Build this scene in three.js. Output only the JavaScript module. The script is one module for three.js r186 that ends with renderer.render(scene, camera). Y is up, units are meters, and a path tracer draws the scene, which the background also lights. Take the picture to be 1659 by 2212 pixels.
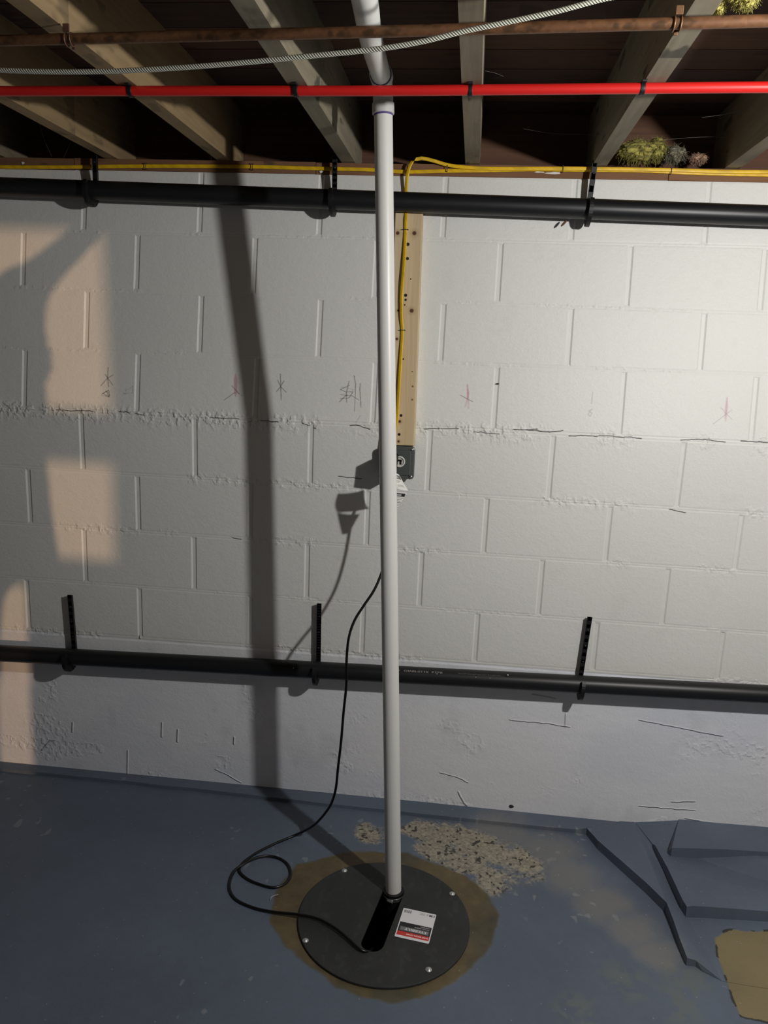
import * as THREE from 'three';
import { RoundedBoxGeometry } from 'three/addons/geometries/RoundedBoxGeometry.js';
import { MarchingCubes } from 'three/addons/objects/MarchingCubes.js';
import { mergeGeometries } from 'three/addons/utils/BufferGeometryUtils.js';

// ------------------------------------------------------------------ camera, lights, exposure
const scene = new THREE.Scene();
const W = 1659, H = 2212, F = 1660;
const CAM = new THREE.Vector3(0.53321, 1.6308, 2.53946);
const FWD = new THREE.Vector3(-0.1036968, -0.2050441, -0.973244);
const UP = new THREE.Vector3(-0.0631589, 0.9779019, -0.199296);
const camera = new THREE.PerspectiveCamera(2 * Math.atan(H / 2 / F) * 180 / Math.PI, W / H, 0.01, 60);
camera.position.copy(CAM); camera.up.copy(UP); camera.lookAt(CAM.clone().add(FWD)); camera.updateMatrixWorld();
scene.add(camera);
const renderer = new THREE.WebGLRenderer({ antialias: true });
renderer.toneMapping = THREE.LinearToneMapping;
renderer.toneMappingExposure = 1.0;
renderer.shadowMap.enabled = true;
// low evening sky outside the glazed door behind the camera
scene.background = new THREE.Color(0.30, 0.27, 0.25);
const SUN = new THREE.Vector3(0.6, 0.03, 1);                 // towards the low sun
const sun = new THREE.DirectionalLight(new THREE.Color(1, 0.63, 0.37), 0.95);
sun.target.position.set(0, 0.6, 0); sun.position.copy(SUN.clone().multiplyScalar(12).add(sun.target.position));
sun.castShadow = true; sun.shadow.mapSize.set(2048, 2048);
Object.assign(sun.shadow.camera, { left: -5, right: 5, top: 3, bottom: -3, near: 0.5, far: 24 });
scene.add(sun, sun.target);
const LAMP = new THREE.Vector3(1.525, 2.02, 1.535);         // hanging bulb, read from six hanger shadows
const LAMP_CD = 7.0;

// ------------------------------------------------------------------ pixel -> place
const LEAN = 0.135, YC = 1.3844;                             // the wall leans back above its crack
const wz = y => (y > YC ? -(y - YC) * LEAN : 0);
const RIGHT = new THREE.Vector3().crossVectors(FWD, UP).normalize();
const rayDir = (px, py) => FWD.clone().addScaledVector(RIGHT, (px - W / 2) / F).addScaledVector(UP, -(py - H / 2) / F);
const atY = (px, py, y = 0) => { const d = rayDir(px, py); return CAM.clone().addScaledVector(d, (y - CAM.y) / d.y); };
const atZ = (px, py, z) => { const d = rayDir(px, py); return CAM.clone().addScaledVector(d, (z - CAM.z) / d.z); };
const onWall = (px, py, off = 0) => {
  const d = rayDir(px, py); let q = atZ(px, py, off);
  if (q.y > YC) { const t = (off - (CAM.y - YC) * LEAN - CAM.z) / (d.z + LEAN * d.y); q = CAM.clone().addScaledVector(d, t); }
  return q;
};
const V = (x, y, z) => new THREE.Vector3(x, y, z);

// ------------------------------------------------------------------ random and noise
let seed = 7; const rnd = () => { seed = (seed * 1664525 + 1013904223) >>> 0; return seed / 4294967296; };
const hash = (x, y) => { let h = (x * 374761393 + y * 668265263) | 0; h = Math.imul(h ^ (h >>> 13), 1274126177); return ((h ^ (h >>> 16)) >>> 0) / 4294967296; };
const vnoise = (x, y) => {
  const xi = Math.floor(x), yi = Math.floor(y); let fx = x - xi, fy = y - yi; fx = fx * fx * (3 - 2 * fx); fy = fy * fy * (3 - 2 * fy);
  const a = hash(xi, yi), b = hash(xi + 1, yi), c = hash(xi, yi + 1), d = hash(xi + 1, yi + 1);
  return a + (b - a) * fx + (c - a) * fy + (a - b - c + d) * fx * fy;
};
const fbm = (x, y, o = 3) => { let s = 0, a = 0.5, n = 0; for (let i = 0; i < o; i++) { s += a * vnoise(x, y); n += a; x = x * 2.03 + 17.1; y = y * 2.03 + 9.7; a *= 0.5; } return s / n; };
const sstep = (a, b, x) => { const t = Math.min(1, Math.max(0, (x - a) / (b - a))); return t * t * (3 - 2 * t); };
const mix = (a, b, t) => a + (b - a) * t;
const clamp = (v, a = 0, b = 255) => Math.min(b, Math.max(a, v));

// ------------------------------------------------------------------ textures
function dataTex(w, h, fn, srgb = true, wrap = false) {
  const d = new Uint8Array(w * h * 4), c = [0, 0, 0];
  for (let j = 0; j < h; j++) for (let i = 0; i < w; i++) {
    fn(i, j, c); const k = (j * w + i) * 4;
    d[k] = clamp(c[0]); d[k + 1] = clamp(c[1]); d[k + 2] = clamp(c[2]); d[k + 3] = 255;
  }
  return finish(d, w, h, srgb, wrap);
}
function finish(d, w, h, srgb, wrap) {
  const t = new THREE.DataTexture(d, w, h, THREE.RGBAFormat);
  t.magFilter = THREE.LinearFilter; t.minFilter = THREE.LinearMipmapLinearFilter; t.generateMipmaps = true;
  t.wrapS = t.wrapT = wrap ? THREE.RepeatWrapping : THREE.ClampToEdgeWrapping;
  if (srgb) t.colorSpace = THREE.SRGBColorSpace;
  t.needsUpdate = true; return t;
}
const grey = (w, h, fn, wrap = true) => dataTex(w, h, (i, j, c) => { c[0] = c[1] = c[2] = fn(i, j); }, false, wrap);
const std = (color, roughness = 0.7, extra = {}) => new THREE.MeshStandardMaterial({ color, roughness, ...extra });
// wood: grain runs along u
function woodTex(a, b, knots = 0.0, streak = 1) {
  return dataTex(512, 128, (i, j, c) => {
    const g = fbm(i / 90, j / 5 + 2 * fbm(i / 120, j / 40, 2), 3), s = fbm(i / 30, j / 1.7, 2), st = fbm(i / 45 + 50, j / 22 + 8, 3);
    let t = clamp(0.15 + 0.75 * g + 0.25 * (s - 0.5), 0, 1); t = mix(t, st, 0.35 * streak);
    for (let k = 0; k < 3; k++) c[k] = mix(a[k], b[k], t) * (1 - knots * sstep(0.62, 0.75, st));
  }, true, true);
}

// ------------------------------------------------------------------ scene helpers
const used = {};
const numbered = n => { if (!(n in used)) { used[n] = 0; return n; } used[n]++; return n + '_' + String(used[n]).padStart(3, '0'); };
const shade = o => { o.traverse(m => { if (m.isMesh) { m.castShadow = true; m.receiveShadow = true; } }); return o; };
function part(name, geo, mat, parent, label) {
  const m = new THREE.Mesh(geo, mat); m.name = name; m.castShadow = m.receiveShadow = true; parent.add(m);
  if (label) m.userData.label = label; return m;
}
function thing(name, label, category, pos = [0, 0, 0], group) {
  const g = new THREE.Group(); g.name = numbered(name); g.position.set(...pos); g.userData = { label, category };
  if (group) g.userData.group = group; scene.add(g); return g;
}
function single(name, geo, mat, label, category, group) {
  const m = new THREE.Mesh(geo, mat); m.name = numbered(name); m.castShadow = m.receiveShadow = true;
  m.userData = { label, category }; if (group) m.userData.group = group; scene.add(m); return m;
}
function structure(name, label) { const g = new THREE.Group(); g.name = name; g.userData = { kind: 'structure', label, category: name.split('_')[0] }; scene.add(g); return g; }
const box = (w, h, d, x = 0, y = 0, z = 0) => new THREE.BoxGeometry(w, h, d).translate(x, y, z);
const rbox = (w, h, d, r = 0.003, x = 0, y = 0, z = 0) => new RoundedBoxGeometry(w, h, d, 2, r).translate(x, y, z);
const spline = (pts, closed = false) => new THREE.CatmullRomCurve3(pts, closed, 'centripetal');
const tube = (pts, r, seg = 64, rad = 12) => new THREE.TubeGeometry(spline(pts), seg, r, rad);
function rod(a, b, r, rad = 20, r2 = r) {                    // closed cylinder between two points
  const d = b.clone().sub(a), g = new THREE.CylinderGeometry(r2, r, d.length(), rad, 1);
  g.translate(0, d.length() / 2, 0); g.applyQuaternion(new THREE.Quaternion().setFromUnitVectors(V(0, 1, 0), d.normalize())); return g.translate(a.x, a.y, a.z);
}
function ring(a, b, ro, ri, rad = 28) {                      // open-ended sleeve with thickness
  const L = b.clone().sub(a).length(), e = Math.min(0.002, (ro - ri) / 3);
  const g = new THREE.LatheGeometry([[ri, 0], [ro - e, 0], [ro, e], [ro, L - e], [ro - e, L], [ri, L], [ri, 0]].map(q => new THREE.Vector2(...q)), rad);
  g.applyQuaternion(new THREE.Quaternion().setFromUnitVectors(V(0, 1, 0), b.clone().sub(a).normalize())); return g.translate(a.x, a.y, a.z);
}
// ribbon (flat cable) swept along a curve: width along 'side', thickness along the other
function ribbon(pts, w, t, sideOf, seg = 90) {
  const c = spline(pts), P = [], I = [], n = 10;
  for (let i = 0; i <= seg; i++) {
    const p = c.getPointAt(i / seg), tg = c.getTangentAt(i / seg), s = sideOf(i / seg, tg).clone();
    s.addScaledVector(tg, -s.dot(tg)).normalize(); const q = new THREE.Vector3().crossVectors(tg, s).normalize();
    for (let k = 0; k < n; k++) { const a = k / n * 2 * Math.PI, ca = Math.cos(a), sa = Math.sin(a); const e = v => Math.sign(v) * Math.pow(Math.abs(v), 0.6); const o = p.clone().addScaledVector(s, e(ca) * w / 2).addScaledVector(q, e(sa) * t / 2); P.push(o.x, o.y, o.z); }
  }
  for (let i = 0; i < seg; i++) for (let k = 0; k < n; k++) { const a = i * n + k, b = i * n + (k + 1) % n; I.push(a, b, a + n, b, b + n, a + n); }
  const g = new THREE.BufferGeometry(); g.setAttribute('position', new THREE.Float32BufferAttribute(P, 3)); g.setIndex(I); g.computeVertexNormals(); return g;
}

// ================================================================== WALL
const beds = [                                               // bed joints, pixel polylines
  [[50, 498], [300, 503], [550, 509], [800, 515], [1080, 523], [1360, 528], [1640, 530]],
  [[50, 616], [295, 630], [440, 638], [690, 647], [950, 653], [1230, 661], [1550, 669]],
  [[60, 750], [187, 753], [300, 766], [690, 773], [815, 784], [950, 786], [1230, 793], [1500, 803], [1650, 808]],
  [[60, 881], [175, 889], [420, 898], [600, 908], [800, 921], [900, 926], [1090, 933], [1460, 948], [1650, 956]],
  [[60, 1010], [290, 1027], [420, 1033], [700, 1049], [920, 1062], [1050, 1071], [1350, 1094], [1650, 1111]],
  [[10, 1127], [230, 1141], [510, 1163], [700, 1179], [900, 1194], [1300, 1213], [1650, 1234]],
  [[10, 1246], [185, 1258], [420, 1276], [660, 1294], [900, 1313], [1165, 1334], [1430, 1350], [1650, 1366]],
  [[310, 1378], [510, 1393], [870, 1422], [1250, 1450], [1650, 1476]],
].map(pl => {
  let sx = 0, sy = 0, sxx = 0, sxy = 0; const n = pl.length;
  for (const [a, b] of pl) { const q = onWall(a, b); sx += q.x; sy += q.y; sxx += q.x * q.x; sxy += q.x * q.y; }
  const m = (n * sxy - sx * sy) / (n * sxx - sx * sx), c = (sy - m * sx) / n; return x => c + m * x;
});
const wallTop = x => 2.1905;
const joints = [                                             // vertical joints per course, pixels at mid height
  [[182, 432], [433, 437], [692, 444], [960, 449], [1238, 454], [1527, 458]],
  [[50, 557], [296, 566], [549, 575], [812, 582], [1078, 590], [1358, 596]],
  [[187, 688], [433, 700], [690, 710], [955, 718], [1230, 727], [1517, 736]],
  [[53, 815], [297, 823], [553, 838], [808, 849], [1070, 858], [1343, 869]],
  [[177, 951], [421, 965], [671, 979], [926, 993], [1190, 1007], [1470, 1023]],
  [[63, 1069], [298, 1085], [541, 1102], [793, 1120], [1048, 1135], [1313, 1151], [1595, 1169]],
  [[183, 1196], [419, 1215], [663, 1234], [908, 1254], [1167, 1269], [1437, 1286]],
  [[60, 1306], [302, 1322], [541, 1344], [783, 1362], [1028, 1381], [1285, 1398], [1556, 1414]],
].map(r => {
  const xs = r.map(([a, b]) => onWall(a, b).x); const B = 0.4064;
  while (xs[0] > -3.2 + B) xs.unshift(xs[0] - B); while (xs[xs.length - 1] < 4.6 - B) xs.push(xs[xs.length - 1] + B);
  return [-3.2, ...xs, 4.6];
});
// wall textures: colour with the pencil and chalk marks, relief with paint lumps
const TX0 = -1.7, TXW = 3.8, TYH = 2.24, TN = 2048;
const tu = x => (x - TX0) / TXW * TN, tv = y => y / TYH * TN;
const wallCol = new Uint8Array(TN * TN * 4), wallRel = new Float32Array(TN * TN);
{
  const parge = x => beds[7](x);
  for (let j = 0; j < TN; j++) {
    const y = j / TN * TYH;
    for (let i = 0; i < TN; i++) {
      const x = TX0 + i / TN * TXW, k = j * TN + i;
      const m = fbm(x * 2.2, y * 2.2, 2) - 0.5, st = fbm(x * 260, y * 260, 2), fine = hash(i, j) - 0.5;
      const low = y < parge(x) - 0.004;
      let c = 1 + 0.035 * m + 0.02 * (st - 0.5) + 0.012 * fine;
      let R = 227, G = 227, B = 222;
      if (low) { const b = sstep(0.48, 0.66, fbm(x * 1.7 + 4, y * 2.6 + 1, 3)); R = mix(233, 224, b); G = mix(234, 227, b); B = mix(237, 234, b); c *= 1 - 0.04 * sstep(0.62, 0.8, fbm(x * 9 + 3, y * 5, 3)); }
      const dust = sstep(0.72, 0.86, fbm(x * 14 + 31, y * 14, 3)) * 0.012;
      wallCol[k * 4] = clamp(R * (c - dust)); wallCol[k * 4 + 1] = clamp(G * (c - dust)); wallCol[k * 4 + 2] = clamp(B * (c - dust * 1.1)); wallCol[k * 4 + 3] = 255;
      let h = 0.00045 * (st - 0.5) + 0.0005 * (fbm(x * 60, y * 60, 2) - 0.5) + 0.0009 * (fbm(x * 7, y * 7, 2) - 0.5);
      // lumps of mortar and paint along the bed joints
      let lump = 0;
      for (let b = 0; b < 8; b++) {
        const d = y - beds[b](x); if (d > 0.07 || d < -0.09) continue;
        const wide = b === 3 ? (d > 0 ? 0.022 : 0.034) : b === 4 ? 0.017 : b === 5 ? 0.016 : b === 7 ? 0.014 : 0.006;
        const amt = b === 3 ? 1.0 : b === 4 || b === 5 ? 0.75 : b === 7 ? 0.7 : 0.4;
        lump = Math.max(lump, amt * Math.exp(-d * d / (wide * wide)) * sstep(0.42, 0.62, fbm(x * 6 + b * 13, b * 3.1 + y * 4, 2)));
      }
      if (low) lump = Math.max(lump, 0.55 * sstep(0.66, 0.8, fbm(x * 5 + 90, y * 6 + 3, 3)), y < 0.13 ? 0.6 * sstep(0.5, 0.75, fbm(x * 7 + 10, y * 10, 2)) : 0);
      if (lump > 0.02) { const n = fbm(x * 85 + 5, y * 70, 3); h += lump * 0.0022 * (sstep(0.5, 0.68, n) - 0.35 * sstep(0.52, 0.36, n)); }
      if (low) h += 0.0016 * (fbm(x * 3.5, y * 14 + 2, 3) - 0.5) + 0.0007 * (fbm(x * 14, y * 30 + 2, 3) - 0.5);
      wallRel[k] = h;
    }
  }
  const dot = (u, v, r, fn) => { for (let j = Math.floor(v - r); j <= v + r; j++) for (let i = Math.floor(u - r); i <= u + r; i++) { if (i < 0 || j < 0 || i >= TN || j >= TN) continue; const a = clamp(r + 0.5 - Math.hypot(i - u, j - v), 0, 1); if (a > 0) fn(j * TN + i, a); } };
  const stroke = (pts, r, fn, jit = 0) => {
    const q = pts.map(([a, b]) => { const w = onWall(a, b); return [tu(w.x), tv(w.y)]; });
    for (let s = 0; s + 1 < q.length; s++) {
      const [a, b] = q[s], [c, d] = q[s + 1], n = Math.ceil(Math.hypot(c - a, d - b) / 0.7) + 1;
      for (let i = 0; i <= n; i++) { const t = i / n, x = mix(a, c, t), y = mix(b, d, t); dot(x, y + jit * 5 * (fbm(x / 9, y / 30 + s, 3) - 0.5), r, fn); }
    }
  };
  const ink = (rgb, al) => (k, a) => { const t = a * al * (0.6 + 0.4 * hash(k, 3)); for (let c = 0; c < 3; c++) wallCol[k * 4 + c] = mix(wallCol[k * 4 + c], rgb[c], t * 0.5); };
  const pencil = ink([70, 68, 68], 0.8), faint = ink([120, 118, 118], 0.35), red = ink([190, 88, 112], 0.16), pink = ink([215, 140, 155], 0.12);
  const P = (pts, f = pencil, r = 0.75) => stroke(pts, r, f);
  P([[233, 794], [232, 816], [234, 836]]); P([[217, 834], [231, 818], [244, 810]]); P([[227, 809], [232, 817], [243, 832]]);
  P([[219, 852], [230, 845], [235, 858], [222, 850], [234, 843], [236, 856], [218, 855]]);
  P([[271, 843], [283, 838], [286, 834], [286, 849], [274, 850], [270, 842]], faint); P([[266, 850], [272, 851]]);
  for (let i = 0; i < 7; i++) P([[505 + i * 1.1, 818 - 4 * (3 - Math.abs(3 - i))], [506 + i * 0.8, 850 + 3 * (3 - Math.abs(3 - i))]], red, 1.1); P([[500, 833], [516, 851]]); P([[483, 865], [507, 848]]); P([[509, 846], [523, 857]], faint);
  P([[605, 808], [606, 838], [607, 865]]); P([[599, 821], [606, 836], [618, 848]]); P([[613, 823], [605, 836], [597, 846]]);
  const c6 = (x, y) => [600 + x / 6.9125, 760 + y / 6.9125];
  P([c6(1060, 440), c6(1020, 620), c6(1026, 757)]); P([c6(1068, 500), c6(930, 565), c6(1010, 600), c6(1120, 600), c6(1060, 690), c6(930, 705)]);
  P([c6(930, 640), c6(1000, 650), c6(1110, 660), c6(1205, 722)]); P([c6(915, 752), c6(960, 705), c6(1030, 640)]); P([c6(940, 530), c6(1120, 560), c6(1110, 610)], faint);
  P([c6(1135, 350), c6(1157, 480), c6(1155, 650), c6(1142, 890)]); P([c6(1230, 470), c6(1222, 560), c6(1238, 830)]); P([c6(1230, 950), c6(1160, 1060)], faint);
  for (let i = 0; i < 4; i++) P([[1008.5 + i * 0.9, 832 + 9 * (i % 2)], [1010 + i * 0.9, 884 - 12 * (i % 3)]], red, 0.9); P([[994, 854], [1009, 862], [1021, 868]]); P([[1004, 880], [1012, 846]], red, 1.2); P([[1009, 830], [1010, 862]], ink([150, 50, 80], 0.3), 0.8);
  P([[1280, 847], [1277, 873]], faint); P([[1278, 884], [1271, 888], [1278, 893], [1274, 900], [1270, 895], [1278, 884]], faint);
  for (let i = 0; i < 6; i++) P([[1567 + i, 856 + 7 * Math.abs(2.5 - i)], [1564 + i, 914 - 6 * Math.abs(2.5 - i)]], pink, 1.1); P([[1571, 858], [1567, 900]], red, 1); P([[1556, 880], [1580, 906]], faint); P([[1540, 916], [1580, 886]], faint);
  // the long horizontal crack and some short ones
  const crack = (k, a) => { wallRel[k] -= 0.0016 * a; const t = a * 0.45; for (let c = 0; c < 3; c++) wallCol[k * 4 + c] = mix(wallCol[k * 4 + c], 92, t); };
  for (const s of [[[255, 890], [268, 890], [279, 893]], [[120, 886], [200, 889]], [[290, 894], [306, 896]], [[452, 902], [515, 905]], [[560, 908], [600, 912]], [[652, 915], [668, 920], [680, 927]], [[755, 920], [768, 919], [798, 927]],
    [[915, 927], [990, 926]], [[1022, 933], [1078, 938]], [[1108, 929], [1160, 928]], [[1135, 929], [1185, 934], [1215, 931]], [[1228, 942], [1300, 942], [1385, 947]], [[1470, 951], [1520, 950], [1566, 956]], [[1600, 953], [1658, 957]], [[730, 1030], [780, 1034]], [[500, 1162], [520, 1166]], [[1445, 1101], [1480, 1108]]]) stroke(s, 0.9, crack, 1);
  // drips in the smooth lower coat
  const ridge = (k, a) => { wallRel[k] += 0.0007 * a; };
  for (const [x, y0, y1] of [[350, 1560, 1592], [384, 1575, 1603], [506, 1592, 1608], [157, 1560, 1582], [276, 1620, 1700], [155, 1360, 1400], [303, 1330, 1380], [1222, 1540, 1570]]) stroke([[x, y0], [x - 1, y1]], 1.8, ridge);
  for (const s of [[[950, 1668], [990, 1680], [1010, 1690]], [[1380, 1740], [1430, 1745], [1500, 1750]], [[1450, 1732], [1500, 1731]], [[1480, 1768], [1530, 1775], [1600, 1790]], [[1100, 1555], [1180, 1562], [1230, 1570]], [[90, 1620], [110, 1600], [120, 1598]], [[465, 1662], [490, 1673], [520, 1690]], [[990, 1710], [1000, 1730], [1008, 1740]], [[1150, 1500], [1200, 1510]], [[1380, 1555], [1560, 1590]]]) stroke(s, 2.2, ridge, 1);
}
const wallMap = finish(wallCol, TN, TN, true, false);
const wallBump = dataTex(TN, TN, (i, j, c) => { c[0] = c[1] = c[2] = 128 + wallRel[j * TN + i] / 0.012 * 255; }, false);
const wallMat = new THREE.MeshStandardMaterial({ map: wallMap, bumpMap: wallBump, bumpScale: 0.012, roughness: 0.55 });
const wallFar = std(0xe2e2dd, 0.55, { bumpMap: grey(512, 512, (i, j) => 255 * fbm(i / 4, j / 4, 3)), bumpScale: 0.0015 });
const uvWall = g => { const p = g.attributes.position, uv = []; for (let i = 0; i < p.count; i++) uv.push((p.getX(i) - TX0) / TXW, p.getY(i) / TYH); g.setAttribute('uv', new THREE.Float32BufferAttribute(uv, 2)); return g; };
const tri = (P) => { const g = new THREE.BufferGeometry(); g.setAttribute('position', new THREE.Float32BufferAttribute(P.flat(), 3)); g.computeVertexNormals(); return g; };
const quad = (a, b, c, d) => [a, b, c, a, c, d].map(v => v);
const wallBack = structure('wall_back', 'white painted concrete block wall with a long horizontal crack');
function blockGeo(xl, xr, yb, yt, dB = 0.0007, dT = 0.0007) {
  const g = 0.0052, e = 0.005, dv = 0.0034;
  const x0 = xl + g, x1 = xr - g, o = [];
  const pt = (x, y, dep) => [x, y, wz(y) - dep];
  const bot = x => yb(x) + 0.004, top = x => yt(x) - 0.004;
  const xs = [x0, x0 + e, x1 - e, x1];
  const grid = [];                                           // 4 x 4 grid of corner points
  for (let j = 0; j < 4; j++) grid.push(xs.map((x, i) => {
    const y = [bot(x), bot(x) + e, top(x) - e, top(x)][j], side = i === 0 || i === 3, edge = j === 0 || j === 3;
    return pt(x, y, side ? (edge ? dv : dv) : j === 0 ? dB : j === 3 ? dT : 0);
  }));
  for (let j = 0; j < 3; j++) for (let i = 0; i < 3; i++) o.push(...quad(grid[j][i], grid[j][i + 1], grid[j + 1][i + 1], grid[j + 1][i]));
  const rim = [...grid[0], grid[1][3], grid[2][3], ...grid[3].slice().reverse(), grid[2][0], grid[1][0]];
  rim.forEach((a, i) => { const b = rim[(i + 1) % rim.length], k = v => [v[0], v[1], wz(v[1]) - 0.03]; o.push(...quad(a, k(a), k(b), b)); });
  return uvWall(tri(o));
}
for (let c = 0; c < 8; c++) {
  const yt = c === 0 ? wallTop : beds[c - 1], yb = beds[c];
  for (let i = 0; i + 1 < joints[c].length; i++) {
    const a = joints[c][i], b = joints[c][i + 1], inside = a > TX0 && b < TX0 + TXW;
    // a block crossing the crack line keeps to one plane; the crack lies on a bed joint
    part('block', blockGeo(a, b, yb, yt, c === 3 ? 0.0016 : 0.0007, c === 4 ? 0.0016 : 0.0007), inside ? wallMat : wallFar, wallBack);
  }
}
{ // mortar: deep in the head joints, nearly flush in the bed joints
  const strip = (x0, x1, y0, y1, off) => quad([x0, y0, wz(y0) - off], [x1, y0, wz(y0) - off], [x1, y1, wz(y1) - off], [x0, y1, wz(y1) - off]);
  const o = [...strip(-3.2, 4.6, 0.3, YC, 0.0036), ...strip(-3.2, 4.6, YC, 2.19, 0.0036)];
  part('mortar', uvWall(tri(o)), wallFar, wallBack);
  const bedsG = [];
  for (let b = 0; b < 8; b++) for (let x = -3.2; x < 4.59; x += 0.2) {
    const x1 = Math.min(4.6, x + 0.2), h = 0.009, P = (xx, s, off) => { const y = beds[b](xx) + s * h; return [xx, y, wz(y) - off]; };
    bedsG.push(...quad(P(x, -1, 0.0016), P(x1, -1, 0.0016), P(x1, 0, 0.0004), P(x, 0, 0.0004)), ...quad(P(x, 0, 0.0004), P(x1, 0, 0.0004), P(x1, 1, 0.0016), P(x, 1, 0.0016)));
  }
  part('bed_mortar', uvWall(tri(bedsG)), wallMat, wallBack);
  const pg = [];                                             // smooth coat over the lowest courses
  for (let x = -3.2; x < 4.59; x += 0.1) { const x1 = Math.min(4.6, x + 0.1), t = q => beds[7](q) - 0.002; pg.push(...quad([x, -0.1, 0.001], [x1, -0.1, 0.001], [x1, t(x1) - 0.012, 0.001], [x, t(x) - 0.012, 0.001]), ...quad([x, t(x) - 0.012, 0.001], [x1, t(x1) - 0.012, 0.001], [x1, t(x1), -0.003], [x, t(x), -0.003])); }
  part('smooth_coat', uvWall(tri(pg)), wallMat, wallBack);
  part('wall_core', box(7.8, 1.5, 0.17, 0.7, 0.62, -0.116), wallFar, wallBack);
  const up = box(7.8, 0.83, 0.17); up.rotateX(-Math.atan(LEAN)); part('wall_core', up.translate(0.7, YC + 0.40, wz(YC + 0.4) - 0.118), wallFar, wallBack);
}

// ================================================================== FLOOR
const FX0 = -1.25, FXW = 3.1, FZW = 1.3;
const lidC = V(0.375, 0, 0.588), lidR = 0.249;
const PX = (list, y = 0) => list.map(([a, b]) => { const q = atY(a, b, y); return [q.x, q.z]; });
const ringPoly = PX([[580, 1985], [592, 1930], [640, 1868], [760, 1838], [880, 1842], [1000, 1888], [1055, 1930], [1078, 1975], [1066, 2040], [1010, 2100], [950, 2140], [850, 2172], [740, 2140], [665, 2085], [610, 2035]]);
const tanPoly = PX([[1720, 2000], [1640, 2018], [1570, 2014], [1545, 2030], [1550, 2075], [1570, 2120], [1582, 2160], [1600, 2195], [1660, 2210], [1760, 2200]]);
const inPoly = (P, x, z) => { let s = false; for (let i = 0, j = P.length - 1; i < P.length; j = i++) { if ((P[i][1] > z) !== (P[j][1] > z) && x < (P[j][0] - P[i][0]) * (z - P[i][1]) / (P[j][1] - P[i][1]) + P[i][0]) s = !s; } return s; };
const dPoly = (P, x, z) => { let m = 9; for (let i = 0, j = P.length - 1; i < P.length; j = i++) { const ax = P[j][0], az = P[j][1], bx = P[i][0] - ax, bz = P[i][1] - az, t = clamp(((x - ax) * bx + (z - az) * bz) / (bx * bx + bz * bz), 0, 1); m = Math.min(m, Math.hypot(x - ax - bx * t, z - az - bz * t)); } return inPoly(P, x, z) ? -m : m; };
const wornSpots = PX([[800, 1802], [905, 1792], [960, 1805], [1030, 1832], [1090, 1850], [1130, 1872], [1010, 1862], [1060, 1895], [940, 1830]]).map((q, i) => [q[0], q[1], [0.08, 0.08, 0.11, 0.12, 0.11, 0.1, 0.11, 0.1, 0.09][i]]);
const dustSpots = PX([[1080, 1800], [1180, 1840], [1230, 1890], [1300, 1950], [1370, 2010], [1420, 2060]]).map((q, i) => [q[0], q[1], [0.16, 0.17, 0.15, 0.13, 0.11, 0.1][i]]);
const greenSpots = PX([[1350, 2120], [1460, 2170], [1480, 2110], [1250, 2190]]).map(q => [q[0], q[1], 0.1]);
const blob = (S, x, z) => { let m = 0; for (const [a, b, r] of S) m = Math.max(m, 1 - Math.hypot(x - a, z - b) / r); return m; };
const floorRel = new Float32Array(2048 * 1024);
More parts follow.
